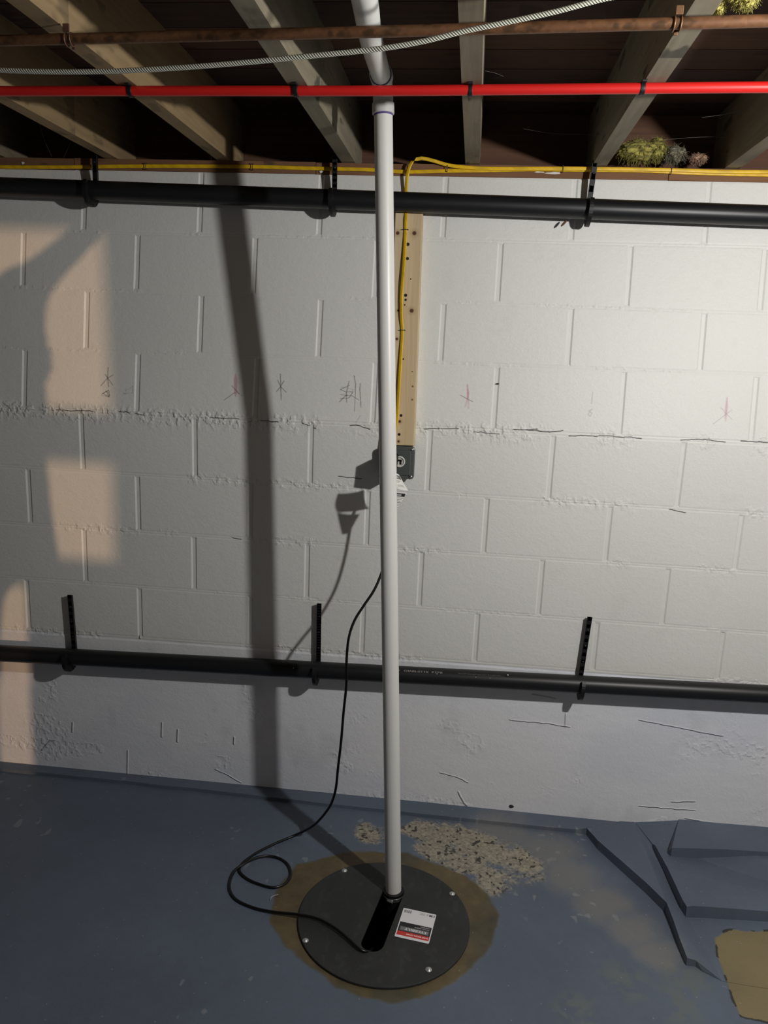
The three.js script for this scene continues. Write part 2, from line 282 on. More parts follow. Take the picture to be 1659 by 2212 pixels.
const floorMap = dataTex(2048, 1024, (i, j, c) => {
  const x = FX0 + i / 2048 * FXW, z = j / 1024 * FZW;
  const m = fbm(x * 4, z * 4, 3) - 0.5, f1 = fbm(x * 45, z * 45, 3), f2 = fbm(x * 150, z * 150, 2), g = hash(i, j) - 0.5;
  let r = 92, gr = 102, b = 117, h = 0.0006 * (f1 - 0.5) + 0.0002 * (f2 - 0.5);
  const t1 = 1 + 0.16 * m + 0.05 * (f1 - 0.5) + 0.05 * g; r *= t1; gr *= t1; b *= t1;
  const gs = sstep(0.1, 0.7, blob(greenSpots, x, z)) * sstep(0.35, 0.6, f1); r = mix(r, 104, gs * 0.7); gr = mix(gr, 112, gs * 0.7); b = mix(b, 108, gs * 0.7);
  const nz = 0.75 * (fbm(x * 20 + 3, z * 20, 4) - 0.5) + 0.22 * (f2 - 0.5);
  const du = sstep(0.0, 0.7, blob(dustSpots, x, z) + 0.7 * nz) * 0.55 * sstep(0, 0.3, blob(dustSpots, x, z)); r = mix(r, 138, du); gr = mix(gr, 132, du); b = mix(b, 122, du);
  const wb = blob(wornSpots, x, z), wo = sstep(0.06, 0.5, wb + 1.5 * nz) * sstep(0.02, 0.2, wb); const sp = 0.75 + 0.5 * f2;
  r = mix(r, 158 * sp, wo * 0.85); gr = mix(gr, 148 * sp, wo * 0.85); b = mix(b, 128 * sp, wo * 0.85); h -= wo * 0.0005;
  const pit = wo * sstep(0.68, 0.75, fbm(x * 90 + 11, z * 90, 2)); r *= 1 - 0.55 * pit; gr *= 1 - 0.55 * pit; b *= 1 - 0.55 * pit; h -= pit * 0.0012;
  const dr = dPoly(ringPoly, x, z) + 0.016 * (fbm(x * 26, z * 26, 3) - 0.5), mr = sstep(0.006, -0.008, dr);
  if (mr > 0) { const k = 0.92 + 0.22 * (fbm(x * 9, z * 9, 3) - 0.5) + 0.22 * (f1 - 0.5) + 0.05 * g, bl = sstep(0.55, 0.7, fbm(x * 7 + 60, z * 7, 3)); r = mix(r, mix(104, 90, bl) * k, mr); gr = mix(gr, mix(91, 84, bl) * k, mr); b = mix(b, mix(64, 66, bl) * k, mr); h += mr * 0.0009; }
  const dt = dPoly(tanPoly, x, z) + 0.012 * (fbm(x * 30, z * 30, 3) - 0.5), mt = sstep(0.003, -0.004, dt);
  if (mt > 0) { const k = 0.97 + 0.12 * (fbm(x * 9, z * 9, 3) - 0.5) + 0.06 * g; r = mix(r, 134 * k, mt); gr = mix(gr, 122 * k, mt); b = mix(b, 88 * k, mt); h += mt * 0.001; }
  const crk = Math.abs(dt) < 0.0035 && fbm(x * 40, z * 40, 2) > 0.5 ? 0.5 : 0; r *= 1 - crk; gr *= 1 - crk; b *= 1 - crk;
  // pale paint flecks
  const fl = sstep(0.8, 0.86, fbm(x * 34 + 77, z * 34, 2)) * sstep(0.5, 0.62, fbm(x * 3.2 + 5, z * 3.2 + 2, 2)) * (1 - mr) * 0.5; r = mix(r, 150, fl); gr = mix(gr, 152, fl); b = mix(b, 152, fl);
  const spk = hash(i >> 1, (j >> 1) + 9000) > 0.9994 ? 0.6 : 0; r = mix(r, 175, spk); gr = mix(gr, 175, spk); b = mix(b, 175, spk);
  c[0] = r; c[1] = gr; c[2] = b; floorRel[j * 2048 + i] = h;
});
const floorBump = dataTex(2048, 1024, (i, j, c) => { c[0] = c[1] = c[2] = 128 + floorRel[j * 2048 + i] / 0.006 * 255; }, false);
const floorMat = new THREE.MeshStandardMaterial({ map: floorMap, bumpMap: floorBump, bumpScale: 0.006, roughness: 0.62 });
const floorFar = std(0x606876, 0.62, { bumpMap: grey(256, 256, (i, j) => 255 * fbm(i / 5, j / 5, 3)), bumpScale: 0.001 });
const uvFloor = g => { const p = g.attributes.position, uv = []; for (let i = 0; i < p.count; i++) uv.push((p.getX(i) - FX0) / FXW, p.getZ(i) / FZW); g.setAttribute('uv', new THREE.Float32BufferAttribute(uv, 2)); return g; };
const floor = structure('floor', 'grey painted concrete basement floor with worn patches');
{
  const s = new THREE.Shape([[FX0, 0], [FX0 + FXW, 0], [FX0 + FXW, -FZW], [FX0, -FZW]].map(q => new THREE.Vector2(...q)));
  const hole = new THREE.Path(); hole.absarc(lidC.x, -lidC.z, 0.236, 0, Math.PI * 2); s.holes.push(hole);
  const g = new THREE.ExtrudeGeometry(s, { depth: 0.1, bevelEnabled: false, curveSegments: 48 }); g.rotateX(-Math.PI / 2).translate(0, -0.1, 0);
  part('slab', uvFloor(g), floorMat, floor);
  part('slab', box(FX0 + 3.2, 0.1, FZW, (FX0 - 3.2) / 2, -0.05, FZW / 2), floorFar, floor);
  part('slab', box(4.6 - FX0 - FXW, 0.1, FZW, (4.6 + FX0 + FXW) / 2, -0.05, FZW / 2), floorFar, floor);
  part('slab', box(7.8, 0.1, 6.5 - FZW, 0.7, -0.05, (6.5 + FZW) / 2), floorFar, floor);
}
function pad(name, pts) {                                    // pts: [x, z, height above floor]
  const c = pts.map(q => new THREE.Vector2(q[0], q[1])), T = THREE.ShapeUtils.triangulateShape(c, []), o = [];
  const A = q => [q[0], q[2], q[1]], Bt = q => [q[0], -0.02, q[1]];
  const area = THREE.ShapeUtils.area(c);
  for (const [a, b, d] of T) o.push(...(area > 0 ? [A(pts[a]), A(pts[d]), A(pts[b])] : [A(pts[a]), A(pts[b]), A(pts[d])]));
  pts.forEach((a, i) => { const b = pts[(i + 1) % pts.length]; o.push(...(area > 0 ? quad(A(a), A(b), Bt(b), Bt(a)) : quad(A(b), A(a), Bt(a), Bt(b)))); });
  const g = uvFloor(tri(o)); return part(name, g, floorMat, floor);
}
{
  const e = (px, py, y, h) => { const q = atY(px, py, y); return [q.x, q.z, h]; };
  const edge = [];                                           // ragged front edge of the ledge along the wall
  for (let x = -1.25; x < 0.98; x += 0.045) edge.push([x, 0.052 + 0.006 * Math.sin(x * 2) + 0.006 * (fbm(x * 14, 2, 2) - 0.5), 0.012 + 0.002 * fbm(x * 9, 5, 2)]);
  pad('ledge', [[-1.25, -0.02, 0.012], ...edge, [1.0, 0.056, 0.014], e(1266, 1803, 0, 0.026), e(1290, 1834, 0, 0.032), e(1340, 1880, 0, 0.035), e(1395, 1930, 0, 0.036), e(1437, 1972, 0, 0.036), e(1452, 2010, 0, 0.034), e(1466, 2048, 0, 0.03), e(1482, 2086, 0, 0.025), e(1502, 2088, 0, 0.02), e(1516, 2098, 0, 0.003), e(1560, 2120, 0, 0.001), [1.56, 0.68, 0.0015], [1.84, 0.66, 0.002], [1.84, -0.02, 0.03], [1.2, -0.02, 0.03]]);
  pad('ledge', [e(1409, 1824, 0.026, 0.0285), e(1414, 1838, 0.026, 0.046), e(1440, 1890, 0.024, 0.05), e(1473, 1960, 0.026, 0.05), e(1482, 1972, 0.026, 0.047), e(1494, 1972, 0.026, 0.05), e(1530, 1974, 0.026, 0.05), e(1660, 1986, 0.02, 0.047), [1.84, 0.4, 0.045], [1.84, -0.02, 0.06], [1.36, -0.02, 0.058], [1.2, -0.02, 0.0305]]);
  pad('ledge', [e(1444, 1836, 0.05, 0.047), e(1450, 1842, 0.05, 0.068), e(1560, 1846, 0.05, 0.07), e(1660, 1851, 0.05, 0.068), [1.84, 0.07, 0.066], [1.84, -0.02, 0.068], [1.36, -0.02, 0.0585]]);
}

// ================================================================== CEILING
const J = 2.2245, JH = 0.19;
const joistTex = woodTex([104, 94, 76], [156, 144, 120], 0.35), joistTex2 = woodTex([128, 106, 74], [172, 148, 110], 0.2);
const mkWood = (t, r = 0.85) => { const m = std(0xffffff, r, { map: t }); return m; };
const joistMats = [mkWood(joistTex), mkWood(joistTex2), mkWood(woodTex([108, 100, 82], [158, 148, 126], 0.4))];
const plankMats = [[66, 46, 36], [76, 54, 41], [58, 42, 35]].map(a => mkWood(woodTex(a, a.map(v => v * 1.5), 0.2), 0.95));
const ceiling = structure('ceiling', 'open ceiling of wooden joists under dark boards');
const uvBox = (w, h, d, x, y, z, off) => {                   // box with uv in metres, grain along z
  const g = box(w, h, d, x, y, z), p = g.attributes.position, n = g.attributes.normal, uv = [];
  for (let i = 0; i < p.count; i++) { const ax = Math.abs(n.getX(i)), ay = Math.abs(n.getY(i)); uv.push(p.getZ(i) / 1.2 + off, (ax > 0.5 ? p.getY(i) : ay > 0.5 ? p.getX(i) + 0.3 : p.getX(i)) / 0.25 + off * 3); }
  g.setAttribute('uv', new THREE.Float32BufferAttribute(uv, 2)); return g;
};
const joistX = [-0.717, -0.328, 0.088, 0.489, 0.884, 1.286];
for (let x = -1.12; x > -3.1; x -= 0.405) joistX.unshift(x);
for (let x = 1.69; x < 4.5; x += 0.405) joistX.push(x);
joistX.forEach((x, i) => part('joist', uvBox(0.045, JH, 6.9, x, J + JH / 2, 3.2, i * 0.37), joistMats[Math.abs(x - 0.088) < 0.01 || x < -0.3 && x > -0.8 ? (x > 0 ? 2 : 1) : (i % 2) * 2], ceiling));
for (let k = 0, z = -0.26; z < 6.6; k++, z += 0.142) {
  const g = box(7.8, 0.02, 0.138, 0.7, J + JH + 0.01, z + 0.07), p = g.attributes.position, uv = [];
  for (let i = 0; i < p.count; i++) uv.push(p.getX(i) / 1.3 + k * 0.31, p.getZ(i) / 0.3 + k * 0.2);
  g.setAttribute('uv', new THREE.Float32BufferAttribute(uv, 2)); part('plank', g, plankMats[k % 3], ceiling);
}
part('plank', box(7.8, 0.02, 7, 0.7, J + JH + 0.031, 3.2), plankMats[2], ceiling);
part('rim_joist', box(7.8, JH, 0.04, 0.7, J + JH / 2, -0.265), plankMats[1], ceiling);
{ // sill plate: lengths of reddish brown timber on top of the wall
  const st = mkWood(woodTex([104, 72, 48], [142, 104, 74], 0.3));
  const cuts = [-3.2, -1.6, -0.85, -0.02, 0.28, 1.1, 2.6, 4.6];
  for (let i = 0; i + 1 < cuts.length; i++) {
    const w = cuts[i + 1] - cuts[i], g = uvBox(0.14, 0.036, w - 0.002, 0, 0, 0, i * 0.4); g.rotateY(Math.PI / 2);
    part('sill_plate', g.translate((cuts[i] + cuts[i + 1]) / 2, 2.2065 - 0.0008 * (i % 2), -0.108 - 0.07 + 0.002 * (i % 3)), st, ceiling);
  }
  const chip = std(0xd8d6d0, 0.7);                           // flakes of wall paint on the timber
  for (const [a, b, w, h] of [[1195, 374, 0.05, 0.006], [1165, 372, 0.035, 0.004], [50, 352, 0.012, 0.008], [694, 371, 0.012, 0.006], [190, 375, 0.01, 0.006]]) { const q = atZ(a, b, -0.1035); const g = new THREE.CircleGeometry(0.5, 9); const p = g.attributes.position; for (let i = 1; i < p.count; i++) p.setXY(i, p.getX(i) * w * (0.75 + 0.5 * rnd()), p.getY(i) * h * (0.6 + 0.8 * rnd())); part('paint_chip', new THREE.ExtrudeGeometry(new THREE.Shape([...Array(9)].map((_, i) => new THREE.Vector2(p.getX(i + 1), p.getY(i + 1)))), { depth: 0.0008, bevelEnabled: false }).translate(q.x, q.y, q.z), chip, ceiling); }
}
// other walls of the room (behind and beside the camera)
const roomMat = std(0xcfccc6, 0.8);
const wl = structure('wall_left', 'plain basement side wall'); part('panel', box(0.15, 2.45, 6.9, -3.275, 1.2, 3.2), roomMat, wl);
const wr = structure('wall_right', 'plain basement side wall'); part('panel', box(0.15, 2.45, 6.9, 4.675, 1.2, 3.2), roomMat, wr);
const wf = structure('wall_front', 'plain basement wall with a glazed door');
// glazed door: its light falls on the left of the block wall
const doorX1 = -0.66 + 0.6 * 6.55, doorX0 = doorX1 - 0.92, dTop = 2.19;
part('panel', box(doorX0 + 3.2, 2.45, 0.12, (doorX0 - 3.2) / 2, 1.2, 6.56), roomMat, wf);
part('panel', box(4.6 - doorX1, 2.45, 0.12, (4.6 + doorX1) / 2, 1.2, 6.56), roomMat, wf);
part('panel', box(doorX1 - doorX0, 2.45 - dTop, 0.12, (doorX0 + doorX1) / 2, (2.45 + dTop) / 2, 6.56), roomMat, wf);
const door = structure('door_1', 'glazed door with white rails');
{
  const m = std(0xd6d3cc, 0.5), cx = (doorX0 + doorX1) / 2, w = doorX1 - doorX0, y0 = 0.2;
  part('stile', box(0.05, dTop, 0.04, doorX0 + 0.025, dTop / 2, 6.55), m, door); part('stile', box(0.02, dTop, 0.04, doorX1 - 0.01, dTop / 2, 6.55), m, door);
  for (const [a, b] of [[0, 0.1], [0.93, 1.05], [1.40, 1.585]]) part('rail', box(w - 0.07, b - a, 0.04, cx + 0.015, (a + b) / 2, 6.55), m, door);
  const glass = new THREE.MeshPhysicalMaterial({ color: 0xffffff, transmission: 1, thickness: 0, roughness: 0.02, ior: 1.45 });
  for (const [a, b] of [[0.1, 0.93], [1.05, 1.40], [1.585, 2.19]]) part('pane', new THREE.PlaneGeometry(w - 0.07, b - a).translate(cx + 0.015, (a + b) / 2, 6.55), glass, door);
}

// ================================================================== LAMP
{
  const t = thing('pendant_lamp', 'bare glowing bulb hanging on a cord from the joists', 'lamp', [LAMP.x, LAMP.y, LAMP.z]);
  const prof = [[0, -0.034], [0.014, -0.031], [0.026, -0.02], [0.031, -0.004], [0.028, 0.012], [0.02, 0.028], [0.0135, 0.042], [0.0135, 0.05]].map(q => new THREE.Vector2(...q));
  const bm = std(0xffffff, 0.4, { emissive: 0xfff4e4, emissiveIntensity: 3 });
  const b = part('bulb', new THREE.LatheGeometry(prof, 24), bm, t); b.castShadow = false;
  part('socket', new THREE.LatheGeometry([[0, 0.1], [0.012, 0.1], [0.02, 0.092], [0.021, 0.055], [0.018, 0.05], [0, 0.05]].map(q => new THREE.Vector2(...q)), 20), std(0x1c1c1c, 0.5), t);
  part('cord', rod(V(0, 0.1, 0), V(0, J + JH - LAMP.y, 0), 0.0035, 8), std(0x222222, 0.6), t);
  const l = new THREE.PointLight(new THREE.Color(1, 0.985, 0.965), LAMP_CD, 0, 2); l.castShadow = true; l.shadow.mapSize.set(2048, 2048); l.shadow.radius = 1.4; l.shadow.camera.near = 0.05; t.add(l);
}

// ================================================================== SUMP: basin, lid, discharge pipe
const foot = atY(850, 1930, 0), pipeTop = atZ(828, 250, 0.414);
const pvc = std(0xdcdcd6, 0.38, { bumpMap: grey(128, 128, (i, j) => 255 * fbm(i / 6, j / 6, 2)), bumpScale: 0.0002 });
const rubber = std(0x0d0d0f, 0.55), steel = std(0xb9bbbb, 0.3, { metalness: 0.9 }), primer = std(0x5a4a86, 0.5);
const lidMat = std(0xffffff, 0.6, { map: dataTex(512, 512, (i, j, c) => { const m = fbm(i / 40, j / 40, 4) - 0.5, s = sstep(0.62, 0.78, fbm(i / 18 + 20, j / 30, 3)); const v = 45 * (1 + 0.25 * m + 0.05 * (hash(i, j) - 0.5)) + 9 * s; c[0] = v; c[1] = v * 1.03; c[2] = v * 1.03; }, true, true), bumpMap: grey(256, 256, (i, j) => 255 * fbm(i / 3, j / 3, 2)), bumpScale: 0.0004 });
{
  const t = thing('sump_basin', 'black plastic sump pit seen through the slot of its lid', 'basin', [lidC.x, -0.55, lidC.z]);
  part('basin_shell', new THREE.LatheGeometry([[0, 0], [0.2, 0], [0.21, 0.01], [0.233, 0.54], [0.226, 0.54], [0.203, 0.014], [0, 0.012]].map(q => new THREE.Vector2(...q)), 40), std(0x0b0b0c, 0.7), t);
  const lid = thing('sump_cover', 'dark grey round sump cover set in a ring of mortar', 'cover', [lidC.x, 0, lidC.z]);
  const sh = new THREE.Shape(); sh.absarc(0, 0, lidR, 0, Math.PI * 2);
  const A = foot.clone().sub(lidC), Bq = atY(805, 2037, 0.007).sub(lidC), d = Bq.clone().sub(A), a = Math.atan2(-d.z, d.x), r = 0.0335;
  const sl = new THREE.Path(); sl.absarc(Bq.x, -Bq.z, r, a - Math.PI / 2, a + Math.PI / 2); sl.absarc(A.x, -A.z, r, a + Math.PI / 2, a + Math.PI * 1.5); sl.closePath(); sh.holes.push(sl);
  const g = new THREE.ExtrudeGeometry(sh, { depth: 0.005, bevelEnabled: true, bevelSize: 0.0015, bevelThickness: 0.0015, bevelSegments: 2, curveSegments: 64 }); g.rotateX(-Math.PI / 2).translate(0, 0.0015, 0);
  const uv = g.attributes.uv; for (let i = 0; i < uv.count; i++) uv.setXY(i, uv.getX(i) * 2 + 0.5, uv.getY(i) * 2 + 0.5);
  part('cover_plate', g, lidMat, lid);
  for (const [px, py] of [[744, 1880], [977, 1930], [926, 2094], [660, 2031]]) {
    const q = atY(px, py, 0.009).sub(lidC);
    const s = part('screw', new THREE.LatheGeometry([[0, 0.0045], [0.003, 0.0045], [0.0055, 0.003], [0.006, 0.0012], [0.0085, 0.0012], [0.0088, 0], [0, 0]].map(v => new THREE.Vector2(...v)), 18).translate(q.x, 0.008, q.z), std(0xc9cbc8, 0.35, { metalness: 0.6 }), lid, 'shiny pan head screw with washer');
  }
  // label on the lid, reading from the wall side
  const cv = document.createElement('canvas'); cv.width = 400; cv.height = 480; const c = cv.getContext('2d');
  c.fillStyle = '#e9e9ea'; c.fillRect(0, 0, 400, 480);
  c.fillStyle = '#cf3a33'; c.fillRect(12, 36, 376, 66); c.fillStyle = '#ffffff'; c.font = 'bold 27px sans-serif'; c.fillText('SUMP BASIN COVER', 24, 80);
  c.fillStyle = '#242226'; c.fillRect(12, 102, 376, 148);
  c.fillStyle = '#8c8c8e'; c.fillRect(30, 116, 340, 64); c.fillStyle = '#2a2a2c'; c.fillRect(34, 120, 332, 56); c.fillStyle = '#808082'; c.fillRect(38, 124, 324, 48);
  c.fillStyle = '#f4f4f4'; c.font = 'bold 50px serif'; c.fillText('EVERBILT', 56, 166, 288);
  c.fillStyle = '#dddddd'; c.font = 'bold 17px sans-serif'; c.fillText('FITS 18 IN. DIAMETER', 34, 208); c.fillText('SUMP BASINS', 34, 234);
  c.fillStyle = '#333333'; for (let i = 0, x = 300; x < 376; i++) { const w = 2 + (hash(i, 5) * 4 | 0); c.fillRect(x, 410, w, 46); x += w + 2 + (hash(i, 6) * 3 | 0); } c.fillRect(296, 402, 4, 62);
  c.fillStyle = '#4a4a4c'; c.fillRect(14, 424, 66, 28); c.fillStyle = '#d8d8d8'; c.fillRect(20, 430, 24, 16); c.strokeStyle = '#333333'; c.lineWidth = 4; c.beginPath(); c.arc(104, 440, 10, 0.6, 5.6); c.stroke();
  c.fillStyle = '#77777a'; for (let i = 0; i < 4; i++) c.fillRect(130, 424 + i * 9, 70 - 9 * (i % 3), 3);
  const tx = new THREE.CanvasTexture(cv); tx.colorSpace = THREE.SRGBColorSpace; tx.anisotropy = 4;
  const K = [[874, 1962], [945, 1976], [924, 2039], [850, 2021]].map(([a, b]) => atY(a, b, 0.0085).sub(lidC)), top = new THREE.BufferGeometry();
  const ctr = K.reduce((s, k) => s.add(k), V(0, 0, 0)).multiplyScalar(0.25), ux = K[1].clone().sub(K[0]).add(K[2]).sub(K[3]).normalize(), ang = Math.atan2(-ux.z, ux.x);
  const w = K[1].distanceTo(K[0]) * 0.5 + K[2].distanceTo(K[3]) * 0.5, h = K[0].distanceTo(K[3]) * 0.5 + K[1].distanceTo(K[2]) * 0.5;
  const ss = new THREE.Shape(), rr = 0.004, hw = w / 2, hh = h / 2; ss.moveTo(-hw + rr, -hh); ss.lineTo(hw - rr, -hh); ss.quadraticCurveTo(hw, -hh, hw, -hh + rr); ss.lineTo(hw, hh - rr); ss.quadraticCurveTo(hw, hh, hw - rr, hh); ss.lineTo(-hw + rr, hh); ss.quadraticCurveTo(-hw, hh, -hw, hh - rr); ss.lineTo(-hw, -hh + rr); ss.quadraticCurveTo(-hw, -hh, -hw + rr, -hh);
  const lg = new THREE.ExtrudeGeometry(ss, { depth: 0.0004, bevelEnabled: false }), lu = lg.attributes.uv, lp = lg.attributes.position;
  for (let i = 0; i < lu.count; i++) lu.setXY(i, 0.5 - lp.getX(i) / w, 0.5 - lp.getY(i) / h);
  lg.rotateX(-Math.PI / 2).rotateY(ang).translate(ctr.x, 0.0082, ctr.z);
  part('label_sticker', lg, std(0xffffff, 0.45, { map: tx }), lid, 'white sticker with red and black print');
}
{
  const t = thing('discharge_pipe', 'tall white plastic pipe rising from the sump lid to the ceiling', 'pipe', [foot.x, 0, foot.z]);
  const L = q => q.clone().sub(V(foot.x, 0, foot.z)), dir = pipeTop.clone().sub(foot).normalize(), at = s => foot.clone().addScaledVector(dir, s);
  const Y = y => at((y - foot.y) / dir.y), R = 0.0241;
  part('riser', rod(L(Y(-0.09)), L(Y(2.243)), R, 40), pvc, t);
  const hub0 = Y(2.225), hub1 = Y(2.252), yh = 2.296;
  const h0 = V(Y(yh).x + 0.003, yh, Y(yh).z + 0.05), hDir = V(0.05, -0.09, 1).normalize();
  part('elbow_hub', ring(L(hub0), L(hub1), 0.0285, R * 0.98, 36), std(0xc8c6c2, 0.4), t);
  part('elbow', new THREE.TubeGeometry(new THREE.CatmullRomCurve3([hub1.clone().addScaledVector(dir, -0.01), Y(2.262), V(Y(2.28).x, 2.283, Y(2.28).z + 0.008), V(Y(2.29).x + 0.001, 2.294, Y(2.29).z + 0.026), h0, h0.clone().addScaledVector(hDir, 0.02)].map(L)), 24, 0.0258, 28), pvc, t);
  part('elbow_hub', ring(L(h0), L(h0.clone().addScaledVector(hDir, 0.035)), 0.0285, R * 0.98, 36), pvc, t);
  part('primer_mark', ring(L(h0.clone().addScaledVector(hDir, 0.034)), L(h0.clone().addScaledVector(hDir, 0.0375)), 0.0262, R * 0.99, 36), primer, t, 'purple primer line');
  part('primer_mark', ring(L(Y(2.2205)), L(Y(2.226)), R + 0.0006, R * 0.98, 36), primer, t, 'purple primer line');
  const run = [h0.clone().addScaledVector(hDir, 0.01), h0.clone().addScaledVector(hDir, 0.3), V(0.302, 2.2405, 1.07), V(0.325, 2.231, 1.5), V(0.4, 2.236, 3), V(0.47, 2.24, 4.5)];
  part('upper_run', new THREE.TubeGeometry(spline(run.map(L)), 60, R, 36), pvc, t);
  const rc = part('rubber_coupling', ring(L(Y(-0.075)), L(Y(0.013)), 0.0325, R * 0.99, 36), rubber, t, 'black rubber coupling');
  part('hose_clamp', ring(L(Y(-0.008)), L(Y(0.003)), 0.0335, 0.032, 36), steel, rc);
  const s0 = Y(-0.002).add(V(-0.016, 0, 0.031)); part('clamp_screw', rod(L(s0), L(s0.clone().add(V(0.017, -0.002, 0.006))), 0.0042, 10), steel, rc);
}

// ================================================================== DRAIN PIPES AND HANGERS
const absMat = new THREE.MeshStandardMaterial({ color: 0x17181a, roughness: 0.42, bumpMap: grey(128, 128, (i, j) => 255 * fbm(i / 5, j / 5, 2)), bumpScale: 0.0001 });
const hangMat = std(0x0e0e10, 0.5);
const line = (a, b, x) => a.clone().lerp(b, (x - a.x) / (b.x - a.x));
const upA = atZ(120, 408, -0.03), upB = atZ(1380, 455.5, -0.03), loA = atZ(40, 1413, 0.055), loB = atZ(1360, 1484, 0.055);
{
  const t = thing('drain_pipe', 'black plastic drain pipe hung just below the ceiling edge', 'pipe', [0, 0, 0]);
  part('pipe_run', rod(line(upA, upB, -3.15), line(upA, upB, 4.5), 0.0302, 36), absMat, t);
  const a = line(upA, upB, -0.52);
  const t2 = thing('drain_pipe', 'black plastic drain pipe low on the wall with printed lettering', 'pipe', [0, 0, 0]);
  part('pipe_run', rod(line(loA, loB, -3.15), line(loA, loB, 4.5), 0.0302, 36), absMat, t2);
  // printed lettering along the upper front of the pipe
  const cv = document.createElement('canvas'); cv.width = 1024; cv.height = 64; const c = cv.getContext('2d');
  c.fillStyle = '#17181a'; c.fillRect(0, 0, 1024, 64); c.fillStyle = '#a09c98'; c.font = 'bold 46px monospace'; c.fillText('• CHARLOTTE PIPE', 6, 48, 560);
  c.fillStyle = '#6a6866'; for (let i = 0; i < 26; i++) c.fillRect(600 + i * 16, 24 + 3 * Math.sin(i), 10, 12 - (i % 3) * 3);
  const tx = new THREE.CanvasTexture(cv); tx.colorSpace = THREE.SRGBColorSpace;
  const p0 = atZ(858, 1447, 0.085), p1 = atZ(1085, 1462, 0.085), a0 = line(loA, loB, p0.x), a1 = line(loA, loB, p1.x), P = [], uv = [], I = [], n = 6;
  for (let k = 0; k <= n; k++) for (const [q, u] of [[a0, 0], [a1, 1]]) { const an = (62 - k / n * 22) * Math.PI / 180; P.push(q.x, q.y + Math.sin(an) * 0.03045, q.z + Math.cos(an) * 0.03045); uv.push(u, 1 - k / n); }
  for (let k = 0; k < n; k++) { const i = k * 2; I.push(i, i + 2, i + 1, i + 1, i + 2, i + 3); }
  const g = new THREE.BufferGeometry(); g.setAttribute('position', new THREE.Float32BufferAttribute(P, 3)); g.setAttribute('uv', new THREE.Float32BufferAttribute(uv, 2)); g.setIndex(I); g.computeVertexNormals();
  part('printed_line', g, std(0xffffff, 0.45, { map: tx }), t2, 'grey printed lettering');
  const sp = std(0xd0d0cc, 0.6);
  for (const [px, py] of [[1097, 1458], [944, 1456], [634, 1443], [1028, 1463], [1058, 1465]]) { const q = atZ(px, py, 0.083); part('paint_speck', new THREE.SphereGeometry(px === 1097 ? 0.0026 : 0.0013, 8, 6).translate(q.x, q.y, q.z), sp, t2, 'white paint speck'); }
}
// J-shaped hanger: flat hook in the plane across the pipe, with nail holes; stem behind the pipe
function hanger(axis, stemTop, stemZ, label, group, tilt = 0, upper = false) {
  const t = thing('pipe_hanger', label, 'hanger', [axis.x, axis.y, axis.z], group);
  const ri = 0.0306, ro = 0.047, back = stemZ - axis.z;     // stem plane relative to the pipe axis
  const th = 0.013;                                          // depth of the plate across the wall
  const s = new THREE.Shape(), a0 = 35 * Math.PI / 180, n = 22;  // angle 0 = towards the room, downwards round to the wall side
  for (let i = 0; i <= n; i++) { const a = a0 - (a0 + Math.PI) * i / n; s[i ? 'lineTo' : 'moveTo'](Math.cos(a) * ri, Math.sin(a) * ri); }
  s.lineTo(-ri, stemTop); s.lineTo(-ri - 0.014, stemTop - 0.004); s.lineTo(-ri - 0.014, 0);
  for (let i = 1; i <= n; i++) { const a = -Math.PI + (Math.PI + a0) * i / n; const rr = ro + 0.006 * Math.sin(Math.PI * Math.min(1, i / n)); s.lineTo(Math.cos(a) * rr * (i < 3 ? 1.01 : 1), Math.sin(a) * rr); }
  for (const a of [-60, -90, -122]) { const q = a * Math.PI / 180, h = new THREE.Path(); h.absarc(Math.cos(q) * 0.0465, Math.sin(q) * 0.0465, 0.0024, 0, Math.PI * 2); s.holes.push(h); }
  const g = new THREE.ExtrudeGeometry(s, { depth: 0.012, bevelEnabled: false, curveSegments: 8 });
  g.translate(0, 0, -0.006).rotateY(-Math.PI / 2);           // shape x -> z, extrusion -> x
  part('hook', g, hangMat, t);
  const fl = 0.0165;                                         // flanges: inner band that carries the pipe, and the stem strap
  const arc = []; for (let i = 0; i <= n; i++) { const a = a0 - (a0 + Math.PI) * i / n; arc.push([Math.cos(a), Math.sin(a)]); }
  const o = []; for (let i = 0; i < n; i++) { const A = arc[i], B = arc[i + 1], f = (q, r, x) => [x, q[1] * r, q[0] * r]; const r0 = 0.0304, r1 = 0.0336; o.push(...quad(f(A, r1, -fl / 2), f(A, r1, fl / 2), f(B, r1, fl / 2), f(B, r1, -fl / 2)), ...quad(f(A, r0, fl / 2), f(A, r1, fl / 2), f(B, r1, fl / 2), f(B, r0, fl / 2)), ...quad(f(A, r0, -fl / 2), f(A, r1, -fl / 2), f(B, r1, -fl / 2), f(B, r0, -fl / 2))); }
  part('band', tri(o), hangMat, t);
  const st = rbox(fl, stemTop, 0.004, 0.001, 0, stemTop / 2, -ri - 0.002); part('stem', st, hangMat, t);
  for (const f of upper ? [0.75] : [0.3, 0.55, 0.8]) part('nail_head', new THREE.SphereGeometry(0.0035, 8, 6).scale(1, 1, 0.5).translate(0, stemTop * f, -ri + 0.0008), std(0x3a3a3c, 0.4, { metalness: 0.5 }), t);
  t.rotation.z = tilt; return t;
}
for (const [x, top, tl, lb] of [[-0.757, 0.125, 0, 'black hook hanger of the upper drain pipe above the warm light patch'], [0.053, 0.135, 0.02, 'black hook hanger of the upper drain pipe beside the white pipe'], [0.858, 0.148, -0.06, 'slanted black hook hanger of the upper drain pipe with a brown splinter beside it']]) hanger(line(upA, upB, x), top, -0.09, lb, 'hangers of the upper drain pipe', tl, true);
